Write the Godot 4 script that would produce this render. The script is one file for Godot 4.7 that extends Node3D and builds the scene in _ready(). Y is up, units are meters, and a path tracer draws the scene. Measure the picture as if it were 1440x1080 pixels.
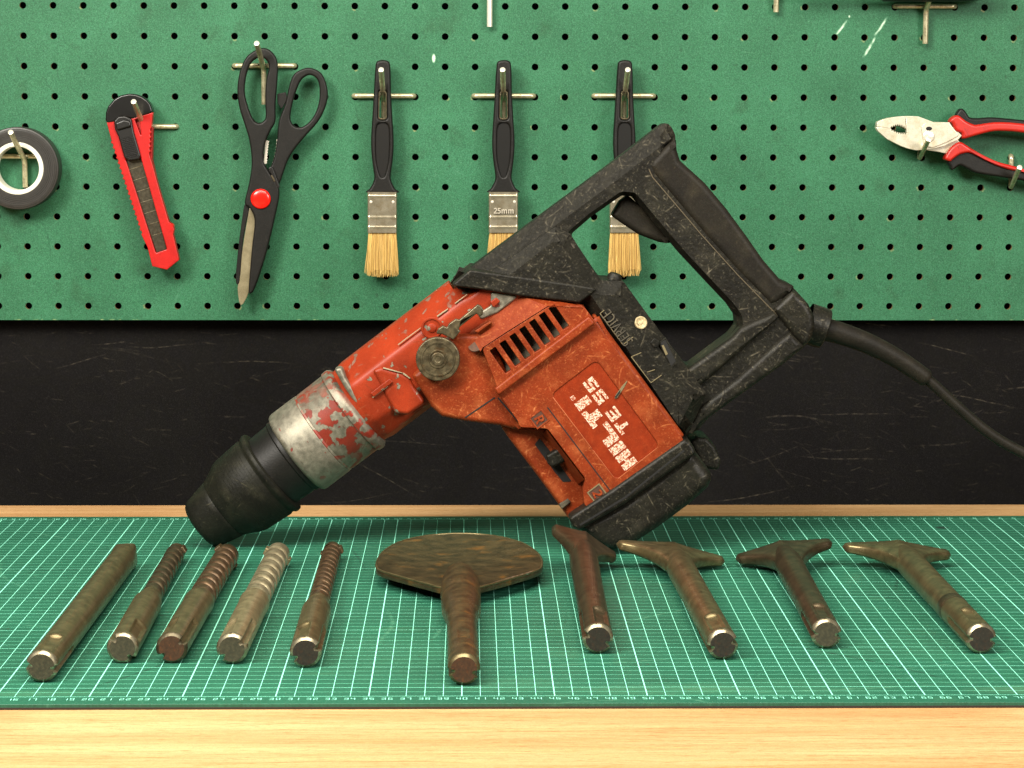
extends Node3D

# All lengths are millimetres until a mesh is written out; y = 0 is the top of the cutting mat.
const MM := 0.001
var M := {}
var taken := {}


class MB:
	# collects triangles with their own normals; front faces run clockwise
	var v := PackedVector3Array()
	var n := PackedVector3Array()
	var t := PackedVector2Array()
	var ix := PackedInt32Array()
	func add(p: Vector3, nn: Vector3, uv := Vector2.ZERO) -> int:
		v.append(p * 0.001)
		n.append(nn.normalized())
		t.append(uv)
		return v.size() - 1
	func tri(a: int, b: int, c: int) -> void:
		var g := (v[b] - v[a]).cross(v[c] - v[a])
		if g.dot(n[a] + n[b] + n[c]) > 0.0:
			ix.append(a); ix.append(c); ix.append(b)
		else:
			ix.append(a); ix.append(b); ix.append(c)
	func quad(a: int, b: int, c: int, d: int) -> void:
		tri(a, b, c)
		tri(a, c, d)
	func flat_quad(a: Vector3, b: Vector3, c: Vector3, d: Vector3, nn: Vector3) -> void:
		quad(add(a, nn, Vector2(a.x, a.z)), add(b, nn, Vector2(b.x, b.z)), add(c, nn, Vector2(c.x, c.z)), add(d, nn, Vector2(d.x, d.z)))
	func mesh() -> ArrayMesh:
		var a := []
		a.resize(Mesh.ARRAY_MAX)
		a[Mesh.ARRAY_VERTEX] = v
		a[Mesh.ARRAY_NORMAL] = n
		a[Mesh.ARRAY_TEX_UV] = t
		a[Mesh.ARRAY_INDEX] = ix
		var m := ArrayMesh.new()
		m.add_surface_from_arrays(Mesh.PRIMITIVE_TRIANGLES, a)
		return m


# ---------- naming ----------
func thing(called: String, label: String, category: String, at := Vector3.ZERO, group := "") -> Node3D:
	var o := Node3D.new()
	o.name = called if not taken.has(called) else "%s_%03d" % [called, taken[called]]
	taken[called] = taken.get(called, 0) + 1
	add_child(o, true)
	o.position = at * MM
	o.set_meta("label", label)
	o.set_meta("category", category)
	if group:
		o.set_meta("group", group)
	return o


func put(parent: Node, called: String, mesh: Mesh, material: Material, label := "") -> MeshInstance3D:
	var o := MeshInstance3D.new()
	var key := str(parent.get_instance_id()) + called
	o.name = called if not taken.has(key) else "%s_%03d" % [called, taken[key]]
	taken[key] = taken.get(key, 0) + 1
	o.mesh = mesh
	o.material_override = material
	parent.add_child(o, true)
	if label:
		o.set_meta("label", label)
	return o


func setting(called: String, mesh: Mesh, material: Material) -> MeshInstance3D:
	var o := put(self, called, mesh, material)
	o.set_meta("kind", "structure")
	return o


# ---------- outlines ----------
func pl(a: Array) -> PackedVector2Array:
	var o := PackedVector2Array()
	for i in range(0, a.size(), 2):
		o.append(Vector2(a[i], a[i + 1]))
	return o


func area(p: PackedVector2Array) -> float:
	var s := 0.0
	for i in p.size():
		var q := p[(i + 1) % p.size()]
		s += p[i].x * q.y - q.x * p[i].y
	return s * 0.5


func turned(p: PackedVector2Array, ccw: bool) -> PackedVector2Array:
	if (area(p) > 0.0) != ccw:
		var q := p.duplicate()
		q.reverse()
		return q
	return p


# rounds the corners of a closed outline
func rp(p: PackedVector2Array, r: float, k := 4) -> PackedVector2Array:
	var o := PackedVector2Array()
	var m := p.size()
	for i in m:
		var a := p[(i + m - 1) % m]
		var b := p[i]
		var c := p[(i + 1) % m]
		var u := (a - b).normalized()
		var w := (c - b).normalized()
		var ang := acos(clampf(u.dot(w), -1.0, 1.0))
		if ang > 3.0:
			o.append(b)
			continue
		var d := minf(r / maxf(tan(ang * 0.5), 0.05), 0.46 * minf(a.distance_to(b), c.distance_to(b)))
		for j in k + 1:
			var s := float(j) / k
			var p0 := b + u * d
			var p2 := b + w * d
			o.append(p0 * (1 - s) * (1 - s) + b * 2 * s * (1 - s) + p2 * s * s)
	return o


# a smooth closed curve through the points
func cr(p: PackedVector2Array, k := 5) -> PackedVector2Array:
	var o := PackedVector2Array()
	var m := p.size()
	for i in m:
		for j in k:
			o.append(p[i].cubic_interpolate(p[(i + 1) % m], p[(i + m - 1) % m], p[(i + 2) % m], float(j) / k))
	return o


# a smooth open curve through the points
func co(p: PackedVector2Array, k := 5) -> PackedVector2Array:
	var o := PackedVector2Array()
	var m := p.size()
	for i in m - 1:
		for j in k:
			o.append(p[i].cubic_interpolate(p[i + 1], p[maxi(i - 1, 0)], p[mini(i + 2, m - 1)], float(j) / k))
	o.append(p[m - 1])
	return o


func dense(p: PackedVector2Array, d: float) -> PackedVector2Array:
	var o := PackedVector2Array()
	for i in p.size():
		var q := p[(i + 1) % p.size()]
		var c := maxi(1, int(ceil(p[i].distance_to(q) / d)))
		for j in c:
			o.append(p[i].lerp(q, float(j) / c))
	return o


func circle(c: Vector2, r: float, k := 24, ry := -1.0) -> PackedVector2Array:
	var o := PackedVector2Array()
	for i in k:
		var a := TAU * i / k
		o.append(c + Vector2(cos(a) * r, sin(a) * (r if ry < 0 else ry)))
	return o


func rect(x0: float, y0: float, x1: float, y1: float) -> PackedVector2Array:
	return PackedVector2Array([Vector2(x0, y0), Vector2(x1, y0), Vector2(x1, y1), Vector2(x0, y1)])


# a bar of a given width from a to b
func bar2(a: Vector2, b: Vector2, w: float, w2 := -1.0) -> PackedVector2Array:
	var s := (b - a).normalized().orthogonal() * 0.5
	var e := w if w2 < 0 else w2
	return PackedVector2Array([a - s * w, b - s * e, b + s * e, a + s * w])


func side_normals(p: PackedVector2Array) -> Array:
	# outward direction at each vertex and how far the mitre reaches
	var o := PackedVector2Array()
	var k := PackedFloat32Array()
	var m := p.size()
	for i in m:
		var e1 := (p[i] - p[(i + m - 1) % m]).normalized()
		var e2 := (p[(i + 1) % m] - p[i]).normalized()
		var n1 := Vector2(e1.y, -e1.x)
		var n2 := Vector2(e2.y, -e2.x)
		var nm := (n1 + n2).normalized() if (n1 + n2).length() > 0.05 else n1
		o.append(nm)
		k.append(1.0 / maxf(0.55, nm.dot(n1)))
	return [o, k]


func inside(q: Vector2, outer: PackedVector2Array, holes: Array) -> bool:
	if not Geometry2D.is_point_in_polygon(q, outer):
		return false
	for h in holes:
		if Geometry2D.is_point_in_polygon(q, h):
			return false
	return true


# A plate with rounded edges: outline (and openings) in x, y; from zb to zf; rf and rb round the front and the back edge; flat makes chamfers.
func slab(b: MB, outer: PackedVector2Array, holes: Array, zb: float, zf: float, rf := 0.6, rb := 0.4, steps := 4, xf := Transform3D.IDENTITY, flat := false, uvk := 1.0, hole_k := 1.0) -> void:
	var loops := [turned(outer, true)]
	for h in holes:
		loops.append(turned(h, false))
	var prof := []  # inset, z, sideways, forwards
	for s in steps + 1:
		var a := PI * 0.5 * (1.0 - float(s) / steps)
		prof.append([rb * (1.0 - cos(a)), zb + rb * (1.0 - sin(a)), cos(a), -sin(a)])
	for s in steps + 1:
		var a := PI * 0.5 * s / steps
		prof.append([rf * (1.0 - cos(a)), zf - rf * (1.0 - sin(a)), cos(a), sin(a)])
	var caps_f := []
	var caps_b := []
	for lp in loops:
		var p: PackedVector2Array = lp
		var sn := side_normals(p)
		var nn: PackedVector2Array = sn[0]
		var kk: PackedFloat32Array = sn[1]
		var m := p.size()
		var deep := 1.0 if caps_f.is_empty() else hole_k
		var rows := []
		for pr in prof:
			var row := PackedVector2Array()
			for i in m:
				row.append(p[i] - nn[i] * kk[i] * pr[0] * deep)
			rows.append(row)
		if flat:
			for r in prof.size() - 1:
				var dz: float = prof[r + 1][1] - prof[r][1]
				var di: float = (prof[r + 1][0] - prof[r][0]) * deep
				var ids := PackedInt32Array()
				for i in m:
					var d := (xf.basis * Vector3(nn[i].x * dz, nn[i].y * dz, di)).normalized()
					for e in 2:
						var q: Vector2 = rows[r + e][i]
						ids.append(b.add(xf * Vector3(q.x, q.y, prof[r + e][1]), d, q * uvk))
				for i in m:
					var j := (i + 1) % m
					b.quad(ids[i * 2], ids[j * 2], ids[j * 2 + 1], ids[i * 2 + 1])
		else:
			var base := b.v.size()
			for r in prof.size():
				for i in m:
					var q: Vector2 = rows[r][i]
					b.add(xf * Vector3(q.x, q.y, prof[r][1]), xf.basis * Vector3(nn[i].x * prof[r][2], nn[i].y * prof[r][2], prof[r][3]), q * uvk)
			for r in prof.size() - 1:
				for i in m:
					var j := (i + 1) % m
					b.quad(base + r * m + i, base + r * m + j, base + (r + 1) * m + j, base + (r + 1) * m + i)
		caps_b.append(rows[0])
		caps_f.append(rows[rows.size() - 1])
	face(b, caps_f, zf, 1.0, xf, uvk)
	face(b, caps_b, zb, -1.0, xf, uvk)


# a flat face bounded by the first loop, with the others left open
func face(b: MB, loops: Array, z: float, way: float, xf: Transform3D, uvk := 1.0) -> void:
	var pts := PackedVector2Array()
	for lp in loops:
		pts.append_array(lp)
	var tr := PackedInt32Array()
	if loops.size() == 1:
		tr = Geometry2D.triangulate_polygon(pts)
	if tr.is_empty():
		var all := Geometry2D.triangulate_delaunay(pts)
		for i in range(0, all.size(), 3):
			var c := (pts[all[i]] + pts[all[i + 1]] + pts[all[i + 2]]) / 3.0
			if inside(c, loops[0], loops.slice(1)):
				tr.append(all[i]); tr.append(all[i + 1]); tr.append(all[i + 2])
	var base := b.v.size()
	for q in pts:
		b.add(xf * Vector3(q.x, q.y, z), xf.basis * Vector3(0, 0, way), q * uvk)
	for i in range(0, tr.size(), 3):
		b.tri(base + tr[i], base + tr[i + 1], base + tr[i + 2])


func plate(outer: PackedVector2Array, zb: float, zf: float, rf := 0.6, rb := 0.4, holes := [], steps := 4, flat := false) -> ArrayMesh:
	var b := MB.new()
	slab(b, outer, holes, zb, zf, rf, rb, steps, Transform3D.IDENTITY, flat)
	return b.mesh()


# a surface through rings of equal length, with flat ends
func loft(b: MB, rings: Array, closed := false, cap0 := true, cap1 := true) -> void:
	var m: int = rings[0].size()
	var k := rings.size()
	var base := b.v.size()
	var along := 0.0
	for r in k:
		var ring: PackedVector3Array = rings[r]
		var mid := Vector3.ZERO
		for q in ring:
			mid += q / m
		var ra: PackedVector3Array = rings[(r + k - 1) % k if closed else maxi(r - 1, 0)]
		var rb: PackedVector3Array = rings[(r + 1) % k if closed else mini(r + 1, k - 1)]
		var round_ := 0.0
		for i in m:
			var nn := (ring[(i + 1) % m] - ring[(i + m - 1) % m]).cross(rb[i] - ra[i])
			if nn.length() < 1e-9:
				nn = ring[i] - mid
			if nn.dot(ring[i] - mid) < 0:
				nn = -nn
			b.add(ring[i], nn, Vector2(round_, along))
			round_ += ring[i].distance_to(ring[(i + 1) % m])
		if r < k - 1:
			along += ring[0].distance_to(rings[r + 1][0])
	for r in k if closed else k - 1:
		for i in m:
			var j := (i + 1) % m
			var r2 := (r + 1) % k
			b.quad(base + r * m + i, base + r * m + j, base + r2 * m + j, base + r2 * m + i)
	if not closed:
		for e in 2:
			if (e == 0 and cap0) or (e == 1 and cap1):
				var ring: PackedVector3Array = rings[0 if e == 0 else k - 1]
				var other: PackedVector3Array = rings[1 if e == 0 else k - 2]
				var mid := Vector3.ZERO
				var mid2 := Vector3.ZERO
				for i in m:
					mid += ring[i] / m
					mid2 += other[i] / m
				var nn := (ring[0] - mid).cross(ring[m / 4] - mid).normalized()
				if nn.dot(mid - mid2) < 0:
					nn = -nn
				var c := b.add(mid, nn)
				var first := b.v.size()
				for q in ring:
					b.add(q, nn)
				for i in m:
					b.tri(c, first + i, first + (i + 1) % m)


# a wire or hose along a path; radii per point; squash flattens it along the given direction
func tube(b: MB, path: PackedVector3Array, radii: Array, seg := 12, closed := false, squash := Vector3.ZERO, by := 1.0) -> void:
	var rings := []
	var k := path.size()
	var ref := Vector3.ZERO
	for i in k:
		var a := path[(i + k - 1) % k if closed else maxi(i - 1, 0)]
		var c := path[(i + 1) % k if closed else mini(i + 1, k - 1)]
		var d := (c - a).normalized()
		if ref == Vector3.ZERO:
			ref = Vector3(0, 0, 1) if absf(d.z) < 0.8 else Vector3(0, 1, 0)
		ref = (ref - d * ref.dot(d)).normalized()
		var s := d.cross(ref)
		var r: float = radii[i] if radii.size() > 1 else radii[0]
		var ring := PackedVector3Array()
		for j in seg:
			var an := TAU * j / seg
			var off := (ref * cos(an) + s * sin(an)) * r
			if squash != Vector3.ZERO:
				off -= squash * off.dot(squash) * (1.0 - by)
			ring.append(path[i] + off)
		rings.append(ring)
	loft(b, rings, closed)


func smooth3(p: Array, k := 6) -> PackedVector3Array:
	var o := PackedVector3Array()
	for i in p.size() - 1:
		for j in k:
			o.append(p[i].cubic_interpolate(p[i + 1], p[maxi(i - 1, 0)], p[mini(i + 2, p.size() - 1)], float(j) / k))
	o.append(p[p.size() - 1])
	return o


# bends a polyline round its corners
func bent(p: Array, r: float, k := 5) -> PackedVector3Array:
	var o := PackedVector3Array()
	for i in p.size():
		if i == 0 or i == p.size() - 1:
			o.append(p[i])
			continue
		var d := minf(r, 0.45 * minf(p[i].distance_to(p[i - 1]), p[i].distance_to(p[i + 1])))
		var p0: Vector3 = p[i] + (p[i - 1] - p[i]).normalized() * d
		var p2: Vector3 = p[i] + (p[i + 1] - p[i]).normalized() * d
		for j in k + 1:
			var s := float(j) / k
			o.append(p0 * (1 - s) * (1 - s) + p[i] * 2 * s * (1 - s) + p2 * s * s)
	return o


# a turned body: pairs of (distance along the axis, radius); creases stay where the profile bends sharply
func lathe(b: MB, prof: Array, at: Vector3, axis: Vector3, seg := 48, crease := 0.6) -> void:
	var d := axis.normalized()
	var ref := Vector3(0, 0, 1) if absf(d.z) < 0.9 else Vector3(0, 1, 0)
	ref = (ref - d * ref.dot(d)).normalized()
	var s := d.cross(ref)
	var k := prof.size() / 2
	var along := 0.0
	for i in k - 1:
		var p := Vector2(prof[i * 2], prof[i * 2 + 1])
		var q := Vector2(prof[i * 2 + 2], prof[i * 2 + 3])
		if p.distance_to(q) < 1e-4:
			continue
		var n0 := Vector2(-(q - p).y, (q - p).x).normalized()
		var na := n0
		var nb := n0
		if i > 0:
			var e := p - Vector2(prof[i * 2 - 2], prof[i * 2 - 1])
			var m0 := Vector2(-e.y, e.x).normalized()
			if m0.angle_to(n0) < crease and m0.angle_to(n0) > -crease:
				na = (m0 + n0).normalized()
		if i < k - 2:
			var e := Vector2(prof[i * 2 + 4], prof[i * 2 + 5]) - q
			var m0 := Vector2(-e.y, e.x).normalized()
			if m0.angle_to(n0) < crease and m0.angle_to(n0) > -crease:
				nb = (m0 + n0).normalized()
		var base := b.v.size()
		for j in seg + 1:
			var an := TAU * j / seg
			var o := ref * cos(an) + s * sin(an)
			b.add(at + d * p.x + o * p.y, d * na.x + o * na.y, Vector2(an * 30.0, along))
			b.add(at + d * q.x + o * q.y, d * nb.x + o * nb.y, Vector2(an * 30.0, along + p.distance_to(q)))
		along += p.distance_to(q)
		for j in seg:
			b.quad(base + j * 2, base + j * 2 + 1, base + j * 2 + 3, base + j * 2 + 2)


func turned_body(prof: Array, at: Vector3, axis: Vector3, seg := 48, crease := 0.6) -> ArrayMesh:
	var b := MB.new()
	lathe(b, prof, at, axis, seg, crease)
	return b.mesh()


# raised lettering: flat letters with a little depth, standing in the x, y plane of its parent
func letters(parent: Node, called: String, text: String, height: float, at: Vector3, turn: float, depth: float, m: Material, bold := true, wide := 1.0) -> MeshInstance3D:
	var f := SystemFont.new()
	f.font_names = PackedStringArray(["Droid Sans"])
	f.font_weight = 700 if bold else 400
	var t := TextMesh.new()
	t.font = f
	t.text = text
	t.font_size = 64
	t.pixel_size = height * MM / 46.0
	t.depth = depth * MM
	var o := put(parent, called, t, m)
	o.transform = Transform3D(Basis(Vector3(0, 0, 1), turn) * Basis.from_scale(Vector3(wide, 1, 1)), at * MM)
	return o


# ---------- computed textures ----------
func noise(seed_: int, freq: float, w: int, h: int, oct := 4, kind := FastNoiseLite.TYPE_SIMPLEX_SMOOTH) -> PackedByteArray:
	var f := FastNoiseLite.new()
	f.seed = seed_
	f.frequency = freq
	f.noise_type = kind
	f.fractal_octaves = oct
	var im := f.get_seamless_image(w, h)
	im.convert(Image.FORMAT_L8)
	return im.get_data()


class Tex:
	var w := 0
	var h := 0
	var d := PackedByteArray()
	func _init(w_: int, h_: int, c := Color.BLACK) -> void:
		w = w_
		h = h_
		var im := Image.create(w, h, false, Image.FORMAT_RGB8)
		im.fill(c)
		d = im.get_data()
	func dot(x: int, y: int, c: Color, a: float) -> void:
		var i := (posmod(y, h) * w + posmod(x, w)) * 3
		d[i] = int(lerpf(d[i], c.r8, a))
		d[i + 1] = int(lerpf(d[i + 1], c.g8, a))
		d[i + 2] = int(lerpf(d[i + 2], c.b8, a))
	func soft(x: float, y: float, c: Color, a: float) -> void:
		var x0 := int(floor(x))
		var y0 := int(floor(y))
		var fx := x - x0
		var fy := y - y0
		dot(x0, y0, c, a * (1 - fx) * (1 - fy))
		dot(x0 + 1, y0, c, a * fx * (1 - fy))
		dot(x0, y0 + 1, c, a * (1 - fx) * fy)
		dot(x0 + 1, y0 + 1, c, a * fx * fy)
	# a scratch that fades in and out
	func scratch(r: RandomNumberGenerator, x: float, y: float, ang: float, long: float, bend: float, c: Color, a: float, wide := 1.0) -> void:
		var s := 0.0
		var gap := r.randf() * 6.0
		while s < long:
			var f := sin(PI * s / long)
			var broken := 0.55 + 0.45 * sin(s * 0.35 + gap) * sin(s * 0.11 + gap * 2.0)
			var k := 0.0
			while k < wide:
				soft(x - sin(ang) * k, y + cos(ang) * k, c, a * f * broken)
				k += 0.8
			x += cos(ang)
			y += sin(ang)
			ang += bend / long + r.randf_range(-0.02, 0.02)
			s += 1.0
	func blob(x: float, y: float, rx: float, ry: float, c: Color, a: float) -> void:
		for j in range(int(-ry) - 1, int(ry) + 2):
			for i in range(int(-rx) - 1, int(rx) + 2):
				var q := (i / rx) * (i / rx) + (j / ry) * (j / ry)
				if q < 1.0:
					dot(int(x) + i, int(y) + j, c, a * (1.0 - q * q))
	# the ramp lo..hi by a noise field; the field may be coarser than the picture
	func ramp(nz: PackedByteArray, lo: Color, hi: Color) -> void:
		for i in nz.size():
			var k := nz[i] / 255.0
			d[i * 3] = int(lerpf(lo.r8, hi.r8, k))
			d[i * 3 + 1] = int(lerpf(lo.g8, hi.g8, k))
			d[i * 3 + 2] = int(lerpf(lo.b8, hi.b8, k))
	# covers where the noise lies above a level
	func cover(nz: PackedByteArray, level: float, soft_: float, c: Color, a: float) -> void:
		var from := int(level * 255.0)
		var k2 := a / (soft_ * 255.0)
		for i in nz.size():
			if nz[i] > from:
				var k := minf((nz[i] - from) * k2, a)
				d[i * 3] = int(lerpf(d[i * 3], c.r8, k))
				d[i * 3 + 1] = int(lerpf(d[i * 3 + 1], c.g8, k))
				d[i * 3 + 2] = int(lerpf(d[i * 3 + 2], c.b8, k))
	func grow(w_: int, h_: int) -> void:
		var im := Image.create_from_data(w, h, false, Image.FORMAT_RGB8, d)
		im.resize(w_, h_, Image.INTERPOLATE_CUBIC)
		w = w_
		h = h_
		d = im.get_data()
	# lays a fine grain of light and dark specks over everything
	func grain(speckle: Image) -> void:
		var im := Image.create_from_data(w, h, false, Image.FORMAT_RGB8, d)
		im.convert(Image.FORMAT_RGBA8)
		for y in range(0, h, speckle.get_height()):
			for x in range(0, w, speckle.get_width()):
				im.blend_rect(speckle, Rect2i(0, 0, speckle.get_width(), speckle.get_height()), Vector2i(x, y))
		im.convert(Image.FORMAT_RGB8)
		d = im.get_data()
	func made() -> ImageTexture:
		return ImageTexture.create_from_image(Image.create_from_data(w, h, false, Image.FORMAT_RGB8, d))


func speckle(amount: float, seed_ := 1, size := 512) -> Image:
	var r := rng(seed_)
	var d := PackedByteArray()
	d.resize(size * size * 2)
	for i in size * size:
		var k := r.randf() + r.randf() - 1.0
		d[i * 2] = 255 if k > 0.0 else 0
		d[i * 2 + 1] = int(absf(k) * 255.0 * (amount * 0.45 if k > 0.0 else amount))
	var im := Image.create_from_data(size, size, false, Image.FORMAT_LA8, d)
	im.convert(Image.FORMAT_RGBA8)
	return im


func grey_tex(nz: PackedByteArray, w: int, h: int) -> ImageTexture:
	return ImageTexture.create_from_image(Image.create_from_data(w, h, false, Image.FORMAT_L8, nz))


func rng(s: int) -> RandomNumberGenerator:
	var r := RandomNumberGenerator.new()
	r.seed = s
	return r


func plain(c: Color, rough: float, metal := 0.0, spec := 0.5) -> StandardMaterial3D:
	var m := StandardMaterial3D.new()
	m.albedo_color = c
	m.roughness = rough
	m.metallic = metal
	m.metallic_specular = spec
	return m


# a material whose texture repeats every span millimetres in the object's own axes
func tri(tex: Texture2D, span: float, rough: float, metal := 0.0, bump: Texture2D = null, deep := 0.0) -> StandardMaterial3D:
	var m := plain(Color.WHITE, rough, metal)
	m.albedo_texture = tex
	m.uv1_triplanar = true
	m.uv1_triplanar_sharpness = 4.0
	m.uv1_scale = Vector3.ONE * (1000.0 / span)
	if bump:
		m.heightmap_enabled = true
		m.heightmap_texture = bump
		m.heightmap_scale = deep
	return m


# moulded plastic that has been knocked about: tone varies, fine scratches, grey dust in the grain
func worn_plastic(seed_: int, lo: Color, hi: Color, mark: Color, scratches: int, specks: int, size := 1024, dust := 0.16) -> Tex:
	var r := rng(seed_)
	var q := 256
	var t := Tex.new(q, q)
	t.ramp(noise(seed_, 0.024, q, q, 5), lo, hi)
	t.cover(noise(seed_ + 7, 0.03, q, q, 5), 0.55, 0.35, mark, dust)
	if size != q:
		t.grow(size, size)
	for i in scratches:
		var big := r.randf() < 0.10
		t.scratch(r, r.randf() * size, r.randf() * size, r.randf() * TAU, r.randf_range(4, 14) if not big else r.randf_range(18, 60), r.randf_range(-1.0, 1.0), mark, r.randf_range(0.15, 0.65) if not big else r.randf_range(0.3, 0.8), 1.0 if r.randf() < 0.8 else 1.7)
	for i in specks:
		var a := r.randf_range(0.10, 0.75)
		var x := r.randf() * size
		var y := r.randf() * size
		t.soft(x, y, mark, a)
		if r.randf() < 0.35:
			t.soft(x + 1, y + r.randf_range(-1, 1), mark, a)
	t.grain(M.speckle)
	return t


func chipped_paint(seed_: int, paint_lo: Color, paint_hi: Color, level: float) -> Array:
	var size := 512
	var r := rng(seed_)
	var t := Tex.new(256, 256)
	t.ramp(noise(seed_, 0.02, 256, 256, 4), paint_lo, paint_hi)
	t.grow(size, size)
	for i in 220:
		t.scratch(r, r.randf() * size, r.randf() * size, r.randf() * TAU, r.randf_range(4, 30), r.randf_range(-0.8, 0.8), Color(0.75, 0.45, 0.36), r.randf_range(0.1, 0.4))
	var a := noise(seed_ + 1, 0.022, size, size, 5)
	var fine := noise(seed_ + 3, 0.05, size, size, 4)
	var orm := Tex.new(size, size, Color(1, 0.42, 0.0))
	for i in size * size:
		var k := (a[i] + (fine[i] - 128) * 0.12) / 255.0
		if k > level:
			var f := fine[i] / 255.0
			var edge := clampf((k - level) / 0.02, 0.0, 1.0)
			t.d[i * 3] = int(lerpf(t.d[i * 3] * 0.6, lerpf(94, 146, f), edge))
			t.d[i * 3 + 1] = int(lerpf(t.d[i * 3 + 1] * 0.6, lerpf(91, 141, f), edge))
			t.d[i * 3 + 2] = int(lerpf(t.d[i * 3 + 2] * 0.6, lerpf(80, 125, f), edge))
			orm.d[i * 3 + 1] = int(lerpf(110, 150, f))
			orm.d[i * 3 + 2] = int(150 * edge)
	for i in 260:
		t.scratch(r, r.randf() * size, r.randf() * size, r.randf() * TAU, r.randf_range(5, 40), 0.2, Color(0.62, 0.58, 0.48) if r.randf() < 0.5 else Color(0.20, 0.17, 0.13), r.randf_range(0.08, 0.35))
	t.grain(M.speckle)
	return [t.made(), orm.made()]


func orm_tri(pair: Array, span: float) -> ORMMaterial3D:
	var m := ORMMaterial3D.new()
	m.albedo_texture = pair[0]
	m.orm_texture = pair[1]
	m.uv1_triplanar = true
	m.uv1_triplanar_sharpness = 4.0
	m.uv1_scale = Vector3.ONE * (1000.0 / span)
	return m


func rusty(seed_: int, lo: Color, hi: Color, rust: Color, much: float, size := 512) -> Tex:
	var r := rng(seed_)
	var t := Tex.new(256, 256)
	t.ramp(noise(seed_, 0.04, 256, 256, 5), lo, hi)
	t.cover(noise(seed_ + 5, 0.028, 256, 256, 5), 1.0 - much, 0.25, rust, 0.55)
	t.cover(noise(seed_ + 9, 0.06, 256, 256, 4), 0.62, 0.35, lo.darkened(0.4), 0.45)
	if size != 256:
		t.grow(size, size)
	for i in int(size * 0.7):
		t.scratch(r, r.randf() * size, r.randf() * size, r.randf() * TAU, r.randf_range(4, 26), 0.3, hi.lightened(0.3) if r.randf() < 0.6 else lo.darkened(0.4), r.randf_range(0.1, 0.4))
	for i in int(size * 0.35):
		t.blob(r.randf() * size, r.randf() * size, r.randf_range(0.8, 2.0), r.randf_range(0.8, 1.8), hi.lightened(0.3) if r.randf() < 0.5 else rust.darkened(0.3), r.randf_range(0.2, 0.6))
	t.grain(M.speckle)
	return t


func area_light(at: Vector3, towards: Vector3, size: Vector2, energy: float, c: Color) -> void:
	var l := AreaLight3D.new()
	l.name = "softbox_light"
	add_child(l, true)
	l.position = at
	l.look_at_from_position(at, towards, Vector3(0, 0, -1) if absf((towards - at).normalized().y) > 0.95 else Vector3.UP)
	l.area_size = size
	l.light_energy = energy
	l.light_color = c
	l.shadow_enabled = true
	if "area_range" in l:
		l.set("area_range", 8.0)


func _ready() -> void:
	var cam := Camera3D.new()
	cam.name = "camera"
	add_child(cam)
	cam.fov = 17.115
	cam.near = 0.05
	cam.far = 20.0
	cam.position = Vector3(3.98, 323.0, 1345.1) * MM
	cam.rotation = Vector3(-0.1140, -0.0169, 0.0018)
	cam.current = true

	var env := Environment.new()
	env.background_mode = Environment.BG_COLOR
	env.background_color = Color(0.17, 0.163, 0.152)
	env.tonemap_mode = Environment.TONE_MAPPER_LINEAR
	env.tonemap_exposure = 1.06
	env.sdfgi_enabled = true
	env.ssao_enabled = true
	env.ssil_enabled = true
	var we := WorldEnvironment.new()
	we.name = "surroundings"
	we.environment = env
	add_child(we)

	# one softbox above the front of the bench, one high on the left, a weaker one on the right
	area_light(Vector3(-0.05, 0.92, 0.08), Vector3(0.0, 0.0, -0.20), Vector2(0.9, 0.6), 2.1, Color(1.0, 0.965, 0.90))
	area_light(Vector3(-0.95, 1.10, 0.66), Vector3(-0.05, 0.22, -0.70), Vector2(0.5, 0.5), 4.4, Color(1.0, 0.975, 0.93))
	area_light(Vector3(1.3, 0.80, 0.95), Vector3(0.1, 0.25, -0.70), Vector2(0.5, 0.5), 3.2, Color(1.0, 0.975, 0.94))

	materials()
	bench_and_wall()
	pegboard()
	cutting_mat()
	hammer_drill()
	bits()
	hooks()
	tape_roll()
	craft_knife()
	scissors()
	brushes()
	pliers()
	top_tool()


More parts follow.
